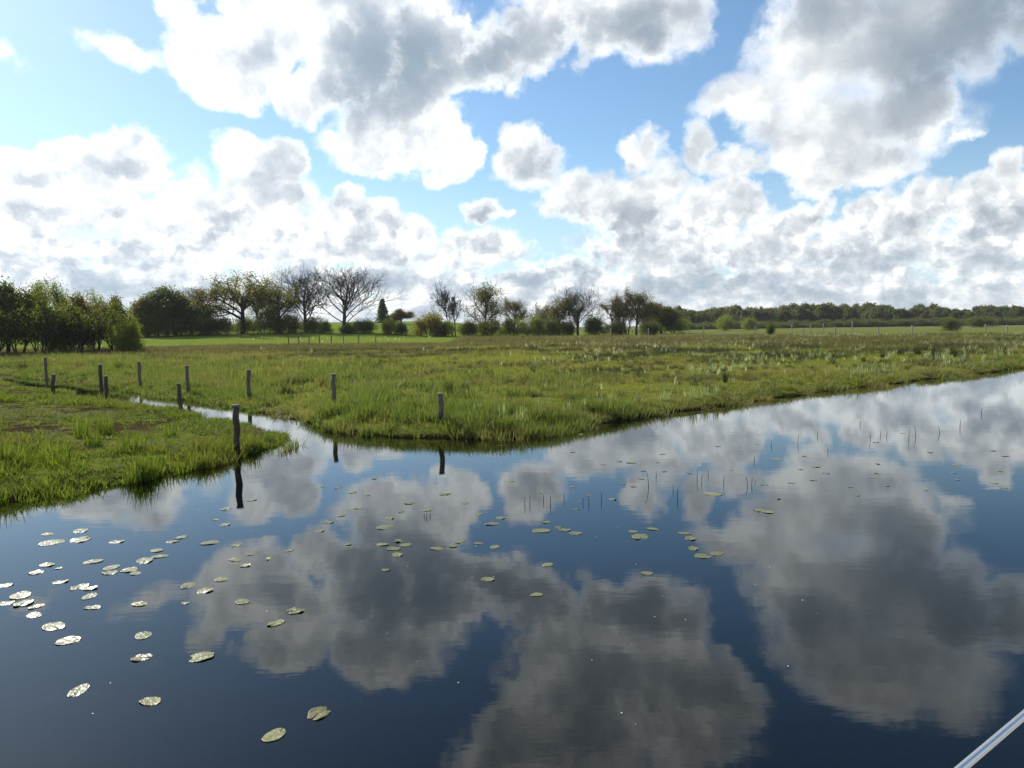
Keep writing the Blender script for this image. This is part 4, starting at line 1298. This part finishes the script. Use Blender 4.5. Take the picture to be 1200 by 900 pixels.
nrm = np.array([-u[1], u[0], 0.0])                              # outboard
boat = empty('boat', tuple(ra - nrm * 1.6 + np.array([0, 0, -ra[2]])))
tag(boat, 'boat whose polished steel handrail slants through the bottom right corner', 'boat')
o0 = np.array(boat.location)
mb = MB()
mb.tube([ra - u * 3.2 - o0, ra - u * 1.0 - o0, ra - o0, rb - o0, rb + u * 2.2 - o0, rb + u * 2.9 - nrm * .25 - o0], .0098, 14)
obj('handrail', mb.mesh('handrail', STEEL), boat)
zdeck = 1.0
for k in (-2.4, -1.3, 1.15, 2.2):
    q = ra + u * k - o0
    s_ = MB(); s_.tube([(q[0], q[1], zdeck - .0), (q[0], q[1], q[2] - .012)], .011, 10)
    obj('stanchion', s_.mesh('stanchion', STEEL), boat)
def prism(pts2, z0, z1, mat, name):
    n_ = len(pts2)
    v = [(p[0], p[1], z0) for p in pts2] + [(p[0], p[1], z1) for p in pts2]
    bm = bmesh.new()
    bv = [bm.verts.new(c) for c in v]
    bm.faces.new(bv[:n_][::-1]); bm.faces.new(bv[n_:])
    for i in range(n_):
        bm.faces.new((bv[i], bv[(i + 1) % n_], bv[n_ + (i + 1) % n_], bv[n_ + i]))
    me = bpy.data.meshes.new(name); bm.to_mesh(me); bm.free(); me.materials.append(mat)
    return me
def outline(side, a0, a1):
    base = (ra + nrm * .05 - o0)[:2]
    uu, nn = u[:2], nrm[:2]
    c = []
    for t, wd in ((a0, 0), (a1 - .5, 0), (a1 + .6, .5), (a1 + 1.2, 1.2), (a1 + 1.4, 1.65), (a1 + 1.2, 2.1), (a1 + .6, 2.8), (a1 - .5, 3.3), (a0, 3.3)):
        c.append(base + uu * t - nn * (wd + side))
    return c[::-1]
obj('hull', prism(outline(.03, -5, 2.6), -.35, .93, PAINT, 'hull'), boat)
obj('deck', prism(outline(.0, -5, 2.6), .934, zdeck, DECK, 'deck'), boat)

# ------------------------------------------------------------------ faint haze over the lowland
m = bpy.data.materials.new('haze')
m.use_nodes = True
m.node_tree.nodes.clear()
T = NT(m.node_tree)
out = T.n('ShaderNodeOutputMaterial')
pv = T.n('ShaderNodeVolumePrincipled')
pv.inputs['Color'].default_value = rgb(.93, .96, 1.0)
pv.inputs['Density'].default_value = .00011
pv.inputs['Anisotropy'].default_value = .1
T.nt.links.new(pv.outputs[0], out.inputs['Volume'])
hz = obj('haze', prism([(-6200, -1600), (6200, -1600), (6200, 7200), (-6200, 7200)], -2.0, 24.0, m, 'haze'))
tag(hz, 'thin bright haze over the lowland', 'haze', kind='stuff')
